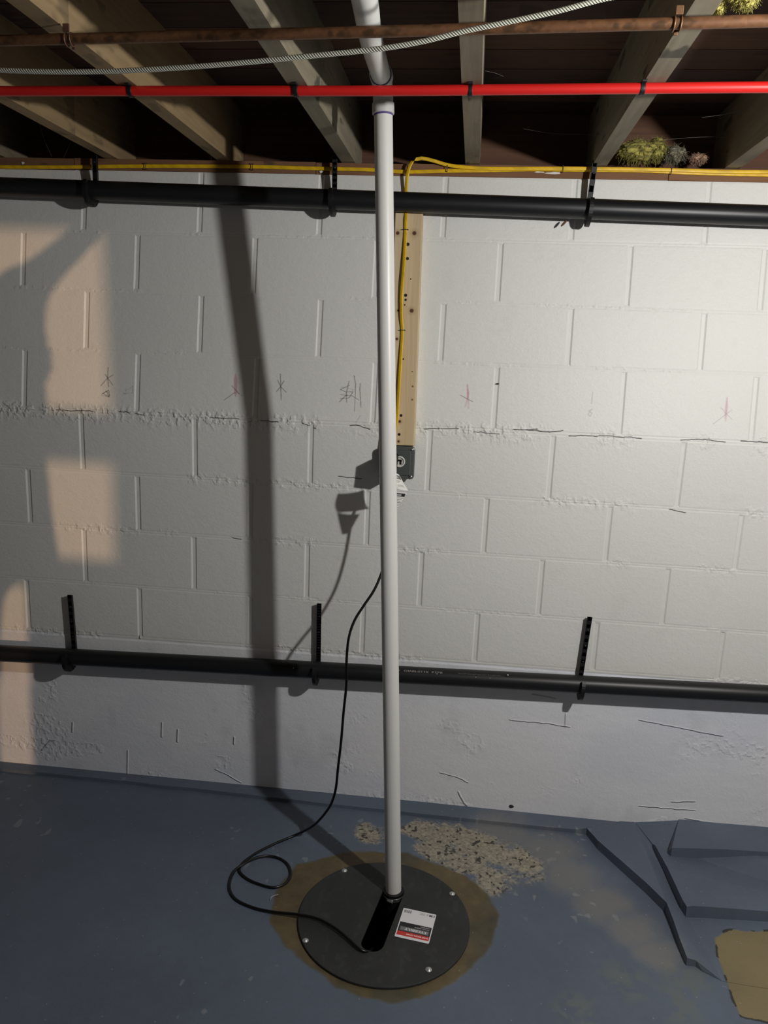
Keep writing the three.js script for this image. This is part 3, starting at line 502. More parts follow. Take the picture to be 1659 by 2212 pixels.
for (const [x, px, py, tl, lb] of [[-0.857, 157, 1285, 0.04, 'black hook hanger of the lower drain pipe under the warm light patch'], [0.054, 689, 1303, 0.01, 'black hook hanger with an upright stem between the pipe shadow and the cord'], [0.962, 1262, 1331, -0.05, 'black hook hanger on the lower drain pipe past the end of its printed lettering']]) { const a = line(loA, loB, x); hanger(a, onWall(px, py, 0.02).y - a.y, 0.015, lb, 'hangers of the lower drain pipe', tl); }
{ const q = atZ(1212, 489, -0.06), q2 = atZ(1223, 478, -0.06), g = new THREE.SphereGeometry(0.5, 12, 8); g.scale(0.0075, 0.026, 0.005); g.rotateZ(-0.75); single('wood_shim', g.translate((q.x + q2.x) / 2, (q.y + q2.y) / 2, -0.05), std(0x5a3a28, 0.7), 'small brown splinter stuck behind the upper drain pipe beside a hanger', 'splinter'); }

// ================================================================== CEILING SERVICES
{
  const yr = J - 0.0115, a = atY(0, 197, yr), b = atY(1640, 188.5, yr);
  const pexMat = std(0xc81f1b, 0.42);
  const mid = atY(828, 196, yr);
  const t = single('red_water_pipe', tube([line(a, b, -3.1), line(a, b, -1.5), a, line(a, mid, -0.1), mid, line(mid, b, 0.8), b, line(a, b, 2.2), line(a, b, 4.5)], 0.0111, 160, 18), pexMat, 'red plastic water pipe clipped under the joists', 'pipe');
  const clipM = std(0x101012, 0.5);
  const c0 = V(0, 0, 0);
  for (const [px, py, lb] of [[283, 197, 'on the joist with the wire strap'], [640, 196, 'on the pale joist beside the white pipe'], [1016, 195.5, 'on the joist above the cable loop'], [1387, 191.5, 'on the joist beside the yellow insulation']]) {
    const q = atY(px, py, yr), c = thing('pipe_clip', 'black clip holding the red pipe ' + lb, 'clip', [q.x, J, q.z], 'clips of the red pipe');
    part('strap', ring(V(-0.005, -0.0115, 0.0006), V(0.005, -0.0115, 0.0006), 0.0138, 0.0112, 24), clipM, c);
    part('ear', rbox(0.011, 0.0045, 0.05, 0.001, 0, -0.0022, 0), clipM, c);
    part('nail_head', new THREE.SphereGeometry(0.004, 10, 8).scale(1, 0.5, 1).translate(0, -0.006, -0.0185), std(0xd0d0d0, 0.3, { metalness: 0.7 }), c, 'bright nail head');
  }
  const yc = J - 0.024, ca = atY(0, 88, yc), cm = atY(830, 68, yc), cb = atY(1659, 45, yc);
  const cop = std(0x8a6a50, 0.5, { metalness: 0.15, map: dataTex(256, 64, (i, j, c) => { const n = fbm(i / 10, j / 8, 3), s = sstep(0.5, 0.75, fbm(i / 22 + 9, j / 14, 3)); c[0] = mix(205, 150, s) * (0.85 + 0.3 * n); c[1] = mix(185, 140, s) * (0.85 + 0.3 * n); c[2] = mix(165, 120, s) * (0.85 + 0.3 * n); }, true, true) });
  cop.map.repeat.set(30, 1);
  single('copper_pipe', tube([line(ca, cb, -3.1), line(ca, cb, -1.3), ca, line(ca, cm, 0), cm, line(cm, cb, 0.7), cb, line(ca, cb, 2.5), line(ca, cb, 4.5)], 0.0098, 160, 18), cop, 'dull copper water pipe strapped under the joists', 'pipe');
  for (const [px, py, m] of [[150, 85, std(0x6b4a42, 0.5, { metalness: 0.5 })], [1462, 51, std(0x7a5a40, 0.5, { metalness: 0.5 })]]) {
    const q = atY(px, py, yc), c = thing('pipe_strap', px < 800 ? 'thin wire strap holding the copper pipe to a yellowed joist' : 'copper strap holding the copper pipe to a grey joist', 'strap', [q.x, J, q.z], 'straps of the copper pipe');
    for (const s of [-1, 1]) part('band', new THREE.TorusGeometry(0.0112, 0.0017, 8, 24).rotateY(Math.PI / 2).translate(s * 0.0055, -0.0245, 0), m, c);
    part('tab', rbox(0.013, 0.014, 0.0035, 0.001, 0, -0.0075, 0.0115), m, c); part('tab', rbox(0.007, 0.016, 0.004, 0.001, 0.002, -0.03, -0.0125), m, c);
  }
  // clothes line
  const ropeMat = std(0xb3b2a4, 0.9, { bumpMap: grey(64, 64, (i, j) => 127 + 127 * Math.sin((i + j) / 64 * Math.PI * 8)), bumpScale: 0.001 }); ropeMat.bumpMap.repeat.set(120, 1);
  const rp = [[-160, 146], [0, 152], [100, 155], [200, 155], [310, 151], [420, 144], [540, 134], [660, 122], [830, 104], [920, 88], [1000, 68], [1100, 47], [1200, 25], [1290, 1], [1400, -27]].map(([a, b]) => atZ(a, b, 1.16));
  const r0 = rp[0].clone().add(V(-0.9, 0.11, 0)), r1 = rp[rp.length - 1].clone().add(V(0.03, 0.025, 0));
  single('rope', tube([r0, ...rp, r1], 0.0041, 200, 10), ropeMat, 'pale grey rope slung below the joists in front of the copper pipe', 'rope');
}

// ================================================================== YELLOW CABLES, BOARD, OUTLET
const yel = std(0xffffff, 0.42, { map: dataTex(64, 64, (i, j, c) => { const n = 0.9 + 0.2 * fbm(i / 9, j / 9, 3); c[0] = 226 * n; c[1] = 182 * n; c[2] = 26 * n; }, true, true) });
const boardOff = 0.038, sillZ = -0.104;
{
  const z = sillZ + 0.003, S = (a, b) => atZ(a, b, z);
  const up = () => V(0, 1, 0);
  const c1 = [[-60, 360], [120, 361], [300, 359], [540, 360], [650, 363], [730, 365], [812, 367], [870, 371], [960, 369.5], [1060, 368], [1140, 366], [1260, 367], [1400, 369], [1480, 373], [1580, 376], [1720, 379]].map(q => S(...q));
  c1.unshift(V(-3.1, c1[0].y, z)); c1.push(V(4.5, c1[c1.length - 1].y, z));
  const uvT = g => { const p = g.attributes.position, uv = []; for (let i = 0; i < p.count; i++) uv.push(p.getX(i) * 8 + p.getY(i) * 8, p.getZ(i) * 20); g.setAttribute('uv', new THREE.Float32BufferAttribute(uv, 2)); return g; };
  single('electrical_cable', uvT(ribbon(c1, 0.0118, 0.0055, up, 220)), yel, 'yellow cable stapled straight along the sill plate', 'cable');
  const bd = (a, b, o = 0.004) => onWall(a, b, boardOff + o);
  const c2 = [V(4.5, 2.2, z + 0.006), ...[[1720, 372], [1560, 371], [1440, 367], [1300, 365], [1240, 364], [1140, 364.5], [1050, 364], [1000, 361], [965, 356]].map(([a, b]) => atZ(a, b, z + 0.006)),
    atZ(935, 347, z + 0.012), atZ(908, 342, z + 0.018), atZ(890, 350, z + 0.022), atZ(881, 374, z + 0.02), atZ(877, 420, z + 0.016), bd(877, 468, 0.005), bd(876, 498), bd(873, 560, 0.009), bd(868, 630, 0.011), bd(867, 680, 0.008), bd(869, 713), bd(866, 770, 0.007), bd(861, 850, 0.009), bd(858, 900, 0.009), bd(852, 940, 0.008), bd(846, 972, 0.004)];
  const n = c2.length;
  single('electrical_cable', uvT(ribbon(c2, 0.0112, 0.0062, (t, tg) => (Math.abs(tg.y) > 0.6 ? V(1, 0, 0.35) : V(0, 1, 0)), 320)), yel, 'yellow cable looping off the sill plate and down the pine board', 'cable');
  const sm = std(0x4a4438, 0.45, { metalness: 0.6 });
  const staple = (p, w, vert, lab, grp) => { const pts = vert ? [V(0, -w / 2, -0.006), V(0, -w / 2, 0.0045), V(0, w / 2, 0.0045), V(0, w / 2, -0.006)] : [V(-w / 2, 0, -0.006), V(-w / 2, 0, 0.0045), V(w / 2, 0, 0.0045), V(w / 2, 0, -0.006)]; const g = mergeGeometries([0, 1, 2].map(i => rod(pts[i], pts[i + 1], 0.0012, 8))); const m = single('cable_staple', g, sm, lab, 'staple', grp); m.position.copy(p); };
  for (const [a, b, lb] of [[316, 359, 'steel staple on the yellow cable between two hangers'], [546, 360, 'steel staple on the yellow cable by the pipe shadow'], [966, 364, 'steel staple where the cable loop rises off the straight run'], [1216, 365, 'steel staple above the white paint flake'], [1450, 369, 'steel staple under the grey insulation tuft']]) staple(atZ(a, b, z + 0.006), 0.018, true, lb, 'staples on the sill plate');
  for (const [a, b, lb] of [[876, 496, 'upper staple on the pine board, just under the drain pipe'], [870, 713, 'lower staple on the pine board, halfway down']]) staple(bd(a, b, 0.005), 0.017, false, lb, 'staples on the pine board');
}
{ // pine board on the leaning wall
  const R1 = onWall(913, 470, boardOff), R0 = onWall(895, 966, boardOff), yT = onWall(890, 462, boardOff).y + 0.01, yB = 1.325;
  const w = 0.089, len = yT - yB, xr = y => mix(R0.x, R1.x, (y - R0.y) / (R1.y - R0.y));
  const T = [256, 2048], holes = [], kn = [];
  const bc = (px, py) => { const q = onWall(px, py, boardOff); return [(q.x - (xr(q.y) - w)) / w, (q.y - yB) / len]; };
  for (const [a, b, r] of [[881, 528, 3.4], [880, 559, 3], [876, 639, 3.2], [876, 649, 2.4], [874, 660, 1.6], [887, 604, 1.4], [866, 901, 2.9], [862, 942, 3], [871, 778, 1.7], [890, 806, 1.1]]) holes.push([...bc(a, b), r / 640]);
  for (const [a, b, r] of [[895, 504, 4.5], [889, 673, 4.5], [859, 503, 4], [857, 734, 3], [863, 914, 3.2], [861, 957, 2.8], [860, 672, 2.5], [891, 838, 1.6], [890, 867, 1.6]]) kn.push([...bc(a, b), r / 640]);
  const tex = dataTex(T[0], T[1], (i, j, c) => {
    const x = i / T[0] * w, y = j / T[1] * len; let warp = 0; for (const [u, v, r] of kn) { const d = Math.hypot(x - u * w, (y - v * len) * 0.35); warp += 0.8 * Math.exp(-d / (r * 2)); }
    const g = fbm(x * 130 + warp * 2, y * 3, 3), s = fbm(x * 420, y * 8 + 4, 2), l = fbm(x * 30, y * 2.5 + 9, 2); let t = 0.45 + 0.7 * (g - 0.5) + 0.3 * (s - 0.5) + 0.4 * (l - 0.5);
    let r = mix(194, 222, t), gg = mix(170, 202, t), b = mix(130, 168, t);
    for (const [u, v, q] of kn) { const d = Math.hypot(x - u * w, y - v * len) / q, m = sstep(1.15, 0.6, d), hl = sstep(3, 1, d) * 0.25; r = mix(r, 150, hl); gg = mix(gg, 112, hl); b = mix(b, 72, hl); r = mix(r, 84, m); gg = mix(gg, 52, m); b = mix(b, 30, m); }
    for (const [u, v, q] of holes) { const m = sstep(1.15, 0.85, Math.hypot(x - u * w, y - v * len) / q); r = mix(r, 22, m); gg = mix(gg, 16, m); b = mix(b, 12, m); }
    c[0] = r; c[1] = gg; c[2] = b;
  });
  const g = new RoundedBoxGeometry(w, len, 0.038, 2, 0.003), p = g.attributes.position, uv = [];
  for (let i = 0; i < p.count; i++) uv.push(p.getX(i) / w + 0.5, p.getY(i) / len + 0.5);
  g.setAttribute('uv', new THREE.Float32BufferAttribute(uv, 2));
  const m = single('wooden_board', g, std(0xffffff, 0.75, { map: tex }), 'pale pine board with knots and holes fixed upright on the wall', 'board');
  const yM = (yT + yB) / 2, tiltZ = -Math.atan((R1.x - R0.x) / (R1.y - R0.y));
  m.rotation.set(-Math.atan(LEAN), 0, tiltZ); m.position.set(xr(yM) - w / 2, yM, wz(yM) + 0.0195);
  // metal outlet box under the board
  const bx = R0.x - 0.05, by = onWall(890, 1001, 0.05).y, t = thing('electrical_box', 'grey metal outlet box below the pine board', 'outlet box', [bx, by, 0]);
  const metal = std(0x7d8280, 0.32, { metalness: 0.75 }), dark = std(0x0b0b0b, 0.5);
  part('box_body', rbox(0.098, 0.1, 0.038, 0.006, 0, 0, 0.02), metal, t);
  const cs = new THREE.Shape(), q = 0.051, rr = 0.011; cs.moveTo(-q + rr, -q); cs.lineTo(q - rr, -q); cs.quadraticCurveTo(q, -q, q, -q + rr); cs.lineTo(q, q - rr); cs.quadraticCurveTo(q, q, q - rr, q); cs.lineTo(-q + rr, q); cs.quadraticCurveTo(-q, q, -q, q - rr); cs.lineTo(-q, -q + rr); cs.quadraticCurveTo(-q, -q, -q + rr, -q);
  const cg = new THREE.ExtrudeGeometry(cs, { depth: 0.006, bevelEnabled: true, bevelSize: 0.003, bevelThickness: 0.004, bevelSegments: 3, curveSegments: 8 }); part('cover', cg.translate(0, 0, 0.038), metal, t);
  part('raised_panel', rbox(0.084, 0.084, 0.006, 0.003, 0, 0, 0.0495), std(0x5c615f, 0.5, { metalness: 0.5 }), t);
  for (const [sx, sy] of [[1, 1], [-1, 1], [1, -1], [-1, -1]]) { const s = part('screw', new THREE.SphereGeometry(0.0048, 12, 8).scale(1, 1, 0.6).translate(sx * 0.044, sy * 0.044, 0.051), steel, t); part('slot', box(0.007, 0.0014, 0.001, sx * 0.044, sy * 0.044, 0.0538), dark, s); }
  for (const [sx] of [[0.005]]) {
    const rc = part('receptacle', ring(V(sx, 0.004, 0.0515), V(sx, 0.004, 0.0565), 0.0185, 0.0135, 28), std(0xdedcd6, 0.45), t, 'white round receptacle');
    part('face', rod(V(sx, 0.004, 0.0505), V(sx, 0.004, 0.0545), 0.0136, 24), std(0xc9c7c1, 0.5), rc); part('slot', box(0.013, 0.006, 0.0015, sx + 0.001, 0.008, 0.0549), dark, rc); part('slot', box(0.006, 0.013, 0.0015, sx + 0.0035, 0.001, 0.0549), dark, rc);
  }
  // plug on the box, behind the pipe, with its cord and paper tag
  const plug = thing('pump_plug', 'black piggyback plug hidden behind the white pipe', 'plug', [bx - 0.026, by - 0.004, 0.0535]);
  const ps = new THREE.Shape([[-0.026, -0.035], [0.02, -0.038], [0.024, 0.03], [0.012, 0.036], [-0.022, 0.026]].map(v => new THREE.Vector2(...v)));
  part('plug_body', new THREE.ExtrudeGeometry(ps, { depth: 0.05, bevelEnabled: true, bevelSize: 0.003, bevelThickness: 0.003, bevelSegments: 2 }).translate(0, 0, 0.003), rubber, plug);
}

// ================================================================== CORD, TAG
{
  const Fp = (a, b, y = 0.0045) => atY(a, b, y);
  const pts = [atZ(836, 1040, 0.115), ...[[838, 1090, 0.155], [838, 1150, 0.178], [833, 1205, 0.2], [824, 1238, 0.214], [808, 1275, 0.234], [786, 1308, 0.25], [766, 1340, 0.262], [754, 1375, 0.276], [749, 1420, 0.292], [748, 1480, 0.312], [742, 1540, 0.324], [737, 1600, 0.328], [730, 1660, 0.322], [725, 1705, 0.312], [715, 1737, 0.302], [698, 1762, 0.292], [676, 1784, 0.28]].map(q => atZ(...q)), atY(640, 1803, 0.012), Fp(595, 1822, 0.006), Fp(555, 1842), Fp(527, 1862), Fp(517, 1880), Fp(532, 1897), Fp(560, 1910), Fp(592, 1917), Fp(617, 1908), Fp(628, 1890), Fp(622, 1868), Fp(605, 1855), Fp(580, 1849, 0.008), Fp(553, 1853, 0.0125), Fp(527, 1866, 0.0125), Fp(508, 1880, 0.008), Fp(497, 1903), Fp(497, 1924), Fp(510, 1943), Fp(545, 1960), Fp(590, 1970, 0.008), Fp(640, 1975, 0.015), Fp(685, 1984, 0.018), Fp(722, 2003, 0.018), Fp(752, 2027, 0.017), Fp(780, 2052, 0.014), Fp(795, 2056, 0.006), Fp(803, 2050, -0.04), atY(806, 2050, -0.2)];
  single('power_cord', new THREE.TubeGeometry(spline(pts), 420, 0.0042, 12), std(0x0c0c0d, 0.35), 'black power cord looped on the floor beside the sump lid', 'cord');
  // paper tag tied to the cord
  const cv = document.createElement('canvas'); cv.width = 512; cv.height = 512; const c = cv.getContext('2d');
  c.fillStyle = '#eceae4'; c.fillRect(0, 0, 512, 512); c.fillStyle = '#16161a'; c.fillRect(40, 30, 440, 56); c.fillStyle = '#f2f2f2'; c.font = 'bold 46px serif'; c.fillText('EVERBILT', 200, 76, 260);
  c.fillStyle = '#5a5a5c'; for (let i = 0; i < 3; i++) { c.fillRect(250, 112 + i * 16, 170 - i * 30, 5); c.fillRect(300, 180 + i * 13, 150, 4); }
  c.fillStyle = '#16161a'; c.fillRect(40, 282, 440, 40); c.fillStyle = '#f2f2f2'; c.font = 'bold 30px sans-serif'; c.fillText('▲ WARNING', 230, 314, 230);
  c.fillStyle = '#3c3c3e'; for (let i = 0; i < 9; i++) { c.fillRect(50, 336 + i * 19, 200, 5); c.fillRect(262, 336 + i * 19, 200 - (i % 3) * 22, 5); }
  const tx = new THREE.CanvasTexture(cv); tx.colorSpace = THREE.SRGBColorSpace;
  const t = thing('paper_tag', 'curled white paper tag with printed warning hanging by the outlet box', 'tag', [0, 0, 0]);
  const sheet = (fn, nu, nv) => { const P = [], uv = [], I = []; for (let j = 0; j <= nv; j++) for (let i = 0; i <= nu; i++) { const [p, u, v] = fn(i / nu, j / nv); P.push(p.x, p.y, p.z); uv.push(u, v); } for (let j = 0; j < nv; j++) for (let i = 0; i < nu; i++) { const a = j * (nu + 1) + i; I.push(a, a + nu + 1, a + 1, a + 1, a + nu + 1, a + nu + 2); } const g = new THREE.BufferGeometry(); g.setAttribute('position', new THREE.Float32BufferAttribute(P, 3)); g.setAttribute('uv', new THREE.Float32BufferAttribute(uv, 2)); g.setIndex(I); g.computeVertexNormals(); return g; };
  const pm = std(0xffffff, 0.7, { map: tx, side: THREE.DoubleSide });
  // upper leaf curls over; lower leaf hangs behind it and tapers
  const up = sheet((u, v) => { const L = mix(829, 832, v), Rr = mix(870, 882, v), px = mix(L, Rr, u) - 8 * Math.pow(Math.max(0, u - 0.5) * 2, 2) * (1 - v), py = mix(1021, 1056, v) + (u > 0.5 ? 9 * (u - 0.5) * (v < 0.5 ? 1 : 1) : 0), z = 0.2 + 0.018 * Math.sin(v * 2.2) - 0.03 * Math.pow(u - 0.35, 2) * 4; return [atZ(px, py, z), u, 1 - v * 0.5]; }, 14, 12);
  part('leaf', up, pm, t);
  const lo = sheet((u, v) => { const L = mix(831, 840, Math.pow(v, 1.2)), Rr = mix(879, 856, v), px = mix(L, Rr, u), py = mix(1060, 1104, v) + 4 * u * (1 - v), z = 0.196 + 0.01 * Math.sin(u * 3); return [atZ(px, py, z), mix(0.02, 0.98, u) * (1 - 0.3 * v) + 0.1 * v, 0.48 - v * 0.46]; }, 12, 12);
  part('leaf', lo, pm, t);
}

// ================================================================== INSULATION, WEBS, SMALL DEBRIS
function clump(c, sx, sy, sz, mat, label, n) {
  const g = new THREE.IcosahedronGeometry(1, 5), p = g.attributes.position;
  for (let i = 0; i < p.count; i++) { const x = p.getX(i), y = p.getY(i), z = p.getZ(i), k = 0.72 + 0.55 * fbm(x * 2.3 + n * 7 + 20, y * 2.3 + z * 2.1 + 30, 3) + 0.22 * (fbm(x * 9 + z * 5 + 40, y * 9 - z * 4 + 60, 3) - 0.5) + 0.1 * (hash(Math.round(x * 40) + 99, Math.round(y * 40) + Math.round(z * 40) * 7) - 0.5); p.setXYZ(i, x * k * sx, y * k * sy, z * k * sz); }
  const fib = [], ico = new THREE.IcosahedronGeometry(1, 3).attributes.position;
  for (let f = 0; f < 420; f++) {
    const k = Math.floor(rnd() * ico.count), d = V(ico.getX(k), ico.getY(k), ico.getZ(k)), q = 0.62 + 0.3 * rnd(), a = V(d.x * sx * q, d.y * sy * q, d.z * sz * q), l = (0.25 + 0.3 * rnd()) * Math.min(sx, sy);
    const dir = d.clone().add(V(rnd() - 0.5, rnd() - 0.9, rnd() - 0.5).multiplyScalar(1.6)).normalize(), b = a.clone().addScaledVector(dir, l * 0.6), c2 = b.clone().addScaledVector(dir, l * 0.5).add(V((rnd() - 0.5) * l, -0.5 * l * rnd(), (rnd() - 0.5) * l));
    fib.push(new THREE.TubeGeometry(new THREE.QuadraticBezierCurve3(a, b, c2), 3, 0.0003 + 0.0005 * rnd(), 3).toNonIndexed());
  }
  const base = g.index ? g.toNonIndexed() : g; base.scale(0.86, 0.86, 0.86); base.computeVertexNormals();
  const all = mergeGeometries([base, ...fib]); const m = single('insulation_clump', all, mat, label, 'insulation', 'tufts of insulation between the joists'); m.position.copy(c);
}
const fluff = (a, b) => std(0xffffff, 1, { map: dataTex(128, 128, (i, j, c) => { const n = fbm(i / 7, j / 7, 4); for (let k = 0; k < 3; k++) c[k] = mix(a[k], b[k], sstep(0.3, 0.7, n)); }, true, true) });
{
  const y1 = fluff([104, 98, 50], [172, 164, 84]), y2 = fluff([88, 84, 70], [140, 134, 112]), y3 = fluff([150, 118, 96], [186, 152, 128]);
  clump(atZ(1378, 326, -0.1), 0.062, 0.034, 0.05, y1, 'large yellow tuft of fibre insulation on the sill beside a joist', 1);
  clump(atZ(1418, 322, -0.11), 0.03, 0.036, 0.04, y1, 'narrow drooping yellow tuft of insulation beside the large tuft', 2);
  clump(atZ(1458, 333, -0.11), 0.034, 0.026, 0.04, y2, 'grey dirty tuft of insulation on the sill', 3);
  clump(atZ(1508, 342, -0.13), 0.028, 0.016, 0.03, y3, 'pinkish flat scrap of insulation on the sill', 4);
  clump(atZ(1553, 6, 0.93), 0.013, 0.032, 0.014, y1, 'thin yellow tuft hanging between joists above the copper pipe', 5);
  clump(atZ(1612, -6, 0.95), 0.026, 0.018, 0.02, y1, 'grey yellow tuft hanging between joists above the copper pipe', 6);
  const web = std(0x7c766e, 0.9);
  const strands = [[[84, 262, 0.1], [95, 300, 0.05], [112, 338, -0.04]], [[152, 308, 0], [138, 340, -0.06]], [[1130, 278, 0.05], [1190, 288, 0.05], [1300, 291, 0.05]], [[1430, 302, 0.0], [1520, 296, 0], [1610, 297, 0]], [[1516, 254, 0.15], [1580, 244, 0.15], [1630, 226, 0.15]], [[1300, 20, 0.9], [1306, 30, 0.9], [1308, 44, 0.9]], [[1048, 153, 0.5], [1070, 158, 0.5], [1088, 165, 0.5]], [[1388, 100, 0.7], [1385, 115, 0.7], [1388, 122, 0.7]], [[456, 331, -0.05], [457, 350, -0.09]]];
  for (const s of strands) { single('cobweb_strand', tube(s.map(([a, b, z]) => atZ(a, b, z)), 0.00032, 20, 5), web, 'thin pale cobweb thread between the joists', 'cobweb', 'cobweb threads among the joists'); }
  // scraps
  const q = onWall(1105, 1743, 0.006), g = new THREE.IcosahedronGeometry(0.009, 2).scale(1, 0.6, 0.4); { const p = g.attributes.position; for (let i = 0; i < p.count; i++) { const k = 0.7 + 0.6 * fbm(p.getX(i) * 300 + 9, p.getY(i) * 300 + 5, 2); p.setXYZ(i, p.getX(i) * k, p.getY(i) * k, p.getZ(i) * k); } g.computeVertexNormals(); }
  single('dead_insect', g.translate(q.x, q.y, 0.003), std(0x2a2c2c, 0.8), 'small dark insect on the smooth lower part of the wall', 'insect');
  const q2 = onWall(1075, 829, 0.002); single('dead_insect', new THREE.IcosahedronGeometry(0.0035, 1).scale(1.5, 0.7, 0.5).translate(q2.x, q2.y, q2.z), std(0x33302e, 0.8), 'tiny dark speck of an insect near the pencil marks on the blocks', 'insect');
  single('string_scrap', tube([[1310, 1810], [1318, 1815], [1328, 1818], [1334, 1824], [1338, 1831]].map(([a, b]) => atY(a, b, 0.027)), 0.0009, 24, 6), std(0xb9bcc0, 0.8), 'short white thread lying on the raised ledge', 'thread');
  single('string_scrap', tube([[584, 1944], [586, 1938], [594, 1934], [601, 1932]].map(([a, b]) => atY(a, b, 0.0025)), 0.0014, 24, 6), std(0x9aa0a2, 0.8), 'short pale scrap lying by the mortar ring and the cord loop', 'scrap');
}

// ================================================================== PERSON WITH THE PHONE (behind the camera; the shadow on the left of the wall)
function sdfMesh(bones, c, half, res, colorOf) {
  const mc = new MarchingCubes(res, new THREE.MeshBasicMaterial(), false, false, 400000); mc.isolation = 0;
  const n = mc.size; const f = mc.field;
  const B = bones.map(([a, b, ra, rb]) => { const d = b.clone().sub(a); return { a, d, l: d.lengthSq() || 1e-9, ra, rb }; });
  for (let k = 0; k < n; k++) for (let j = 0; j < n; j++) for (let i = 0; i < n; i++) {
    const x = c.x + ((i - n / 2) / (n / 2)) * half, y = c.y + ((j - n / 2) / (n / 2)) * half, z = c.z + ((k - n / 2) / (n / 2)) * half;
    let s = 0; const K = 0.018; let m = 1e9; const ds = [];
    for (const o of B) { const px = x - o.a.x, py = y - o.a.y, pz = z - o.a.z, t = clamp((px * o.d.x + py * o.d.y + pz * o.d.z) / o.l, 0, 1), qx = px - o.d.x * t, qy = py - o.d.y * t, qz = pz - o.d.z * t; const d = Math.sqrt(qx * qx + qy * qy + qz * qz) - mix(o.ra, o.rb, t); if (d < m) m = d; ds.push(d); }
    if (Math.abs(m) < 0.12) { for (const d of ds) s += Math.exp(-(d - m) / (K * Math.min(1, half))); m -= K * Math.min(1, half) * Math.log(s); }
    f[k * n * n + j * n + i] = -m;
  }
  mc.update();
  const cnt = mc.count, P = mc.positionArray.slice(0, cnt * 3), N = mc.normalArray.slice(0, cnt * 3), C = new Float32Array(cnt * 3);
  for (let i = 0; i < cnt; i++) { P[i * 3] = P[i * 3] * half + c.x; P[i * 3 + 1] = P[i * 3 + 1] * half + c.y; P[i * 3 + 2] = P[i * 3 + 2] * half + c.z; const q = colorOf(P[i * 3], P[i * 3 + 1], P[i * 3 + 2]); C.set(q, i * 3); const l = Math.hypot(N[i * 3], N[i * 3 + 1], N[i * 3 + 2]) || 1; N[i * 3] /= l; N[i * 3 + 1] /= l; N[i * 3 + 2] /= l; }
  const g = new THREE.BufferGeometry(); g.setAttribute('position', new THREE.BufferAttribute(P, 3)); g.setAttribute('normal', new THREE.BufferAttribute(N, 3)); g.setAttribute('color', new THREE.BufferAttribute(C, 3)); return g;
}
{
  const Z = 2.98, S = (sx, sy, z = Z) => V(sx + 0.6 * z, sy + 0.03 * z, z);   // from a place in the shadow back along the sun
  const skin = [0.42, 0.24, 0.16], shirt = [0.09, 0.1, 0.12], jean = [0.05, 0.07, 0.12], hair = [0.03, 0.02, 0.015], shoe = [0.03, 0.03, 0.03];
  const hip = S(-1.235, 0.84), chest = S(-1.18, 1.22), neck = S(-1.20, 1.40), head = S(-1.22, 1.55, Z - 0.03);
  const shR = S(-1.05, 1.38), elR = S(-1.01, 1.775, Z - 0.05), wrR = S(-0.755, 1.985, Z - 0.12);
  const shL = S(-1.38, 1.34), elL = V(shL.x + 0.02, 1.20, Z - 0.16), wrL = V(0.591, 1.56, 2.66);
  const bones = [
    [hip, chest, 0.155, 0.165], [S(-1.13, 0.88), S(-1.09, 1.20), 0.13, 0.125], [S(-1.31, 0.88), S(-1.32, 1.20), 0.12, 0.13], [S(-1.03, 0.86), S(-1.05, 1.1), 0.1, 0.09], [chest, neck, 0.13, 0.07], [shL, shR, 0.085, 0.085], [neck, head, 0.058, 0.06],
    [shR, elR, 0.098, 0.082], [elR, wrR, 0.066, 0.042], [shL, elL, 0.066, 0.052], [elL, wrL, 0.048, 0.032],
    [S(-1.22, 0.82), S(-1.255, 0.40), 0.09, 0.066], [S(-1.255, 0.40), S(-1.25, -0.02), 0.066, 0.05], [S(-1.31, 0.82), S(-1.40, 0.40), 0.095, 0.066], [S(-1.40, 0.40), S(-1.43, -0.02), 0.066, 0.048]];
  const fR = S(-1.25, -0.045), fL = S(-1.43, -0.045); fR.y = fL.y = 0.042;
  bones.push([V(fR.x, 0.042, Z + 0.06), V(fR.x + 0.02, 0.036, Z - 0.16), 0.042, 0.034], [V(fL.x, 0.042, Z + 0.06), V(fL.x - 0.02, 0.036, Z - 0.16), 0.042, 0.034]);
  const body = sdfMesh(bones, V(hip.x, 1.12, Z), 1.25, 128, (x, y, z) => (y < 0.075 ? shoe : y < 0.86 ? jean : V(x, y, z).distanceTo(wrR) < 0.14 || V(x, y, z).distanceTo(wrL) < 0.12 || (y > 1.5 && V(x, y, z).distanceTo(neck) < 0.13) ? skin : shirt));
  const hb = [[head, head.clone().add(V(0, 0.06, 0.01)), 0.078, 0.088], [head.clone().add(V(0, 0.03, 0.03)), head.clone().add(V(0, 0.07, 0.04)), 0.08, 0.085], [head.clone().add(V(0, -0.06, -0.055)), head.clone().add(V(0, -0.03, -0.05)), 0.036, 0.045], [head.clone().add(V(0, 0.025, -0.082)), head.clone().add(V(0, -0.012, -0.1)), 0.009, 0.014], [head.clone().add(V(0.082, 0.02, 0.01)), head.clone().add(V(0.084, -0.015, 0.005)), 0.014, 0.01], [head.clone().add(V(-0.082, 0.02, 0.01)), head.clone().add(V(-0.084, -0.015, 0.005)), 0.014, 0.01], [head.clone().add(V(-0.025, -0.045, -0.088)), head.clone().add(V(0.025, -0.045, -0.088)), 0.008, 0.008], [neck, head, 0.055, 0.058]];
  const headG = sdfMesh(hb, head.clone().add(V(0, 0, 0)), 0.2, 56, (x, y, z) => { const dx = x - head.x, dy = y - head.y, dz = z - head.z; if (dy > 0.075 || (dz > 0.02 && dy > -0.03)) return hair; if (Math.abs(Math.abs(dx) - 0.032) < 0.011 && Math.abs(dy - 0.028) < 0.008 && dz < -0.05) return [0.04, 0.03, 0.03]; if (Math.abs(dx) < 0.026 && Math.abs(dy + 0.045) < 0.007 && dz < -0.07) return [0.32, 0.12, 0.1]; return skin; });
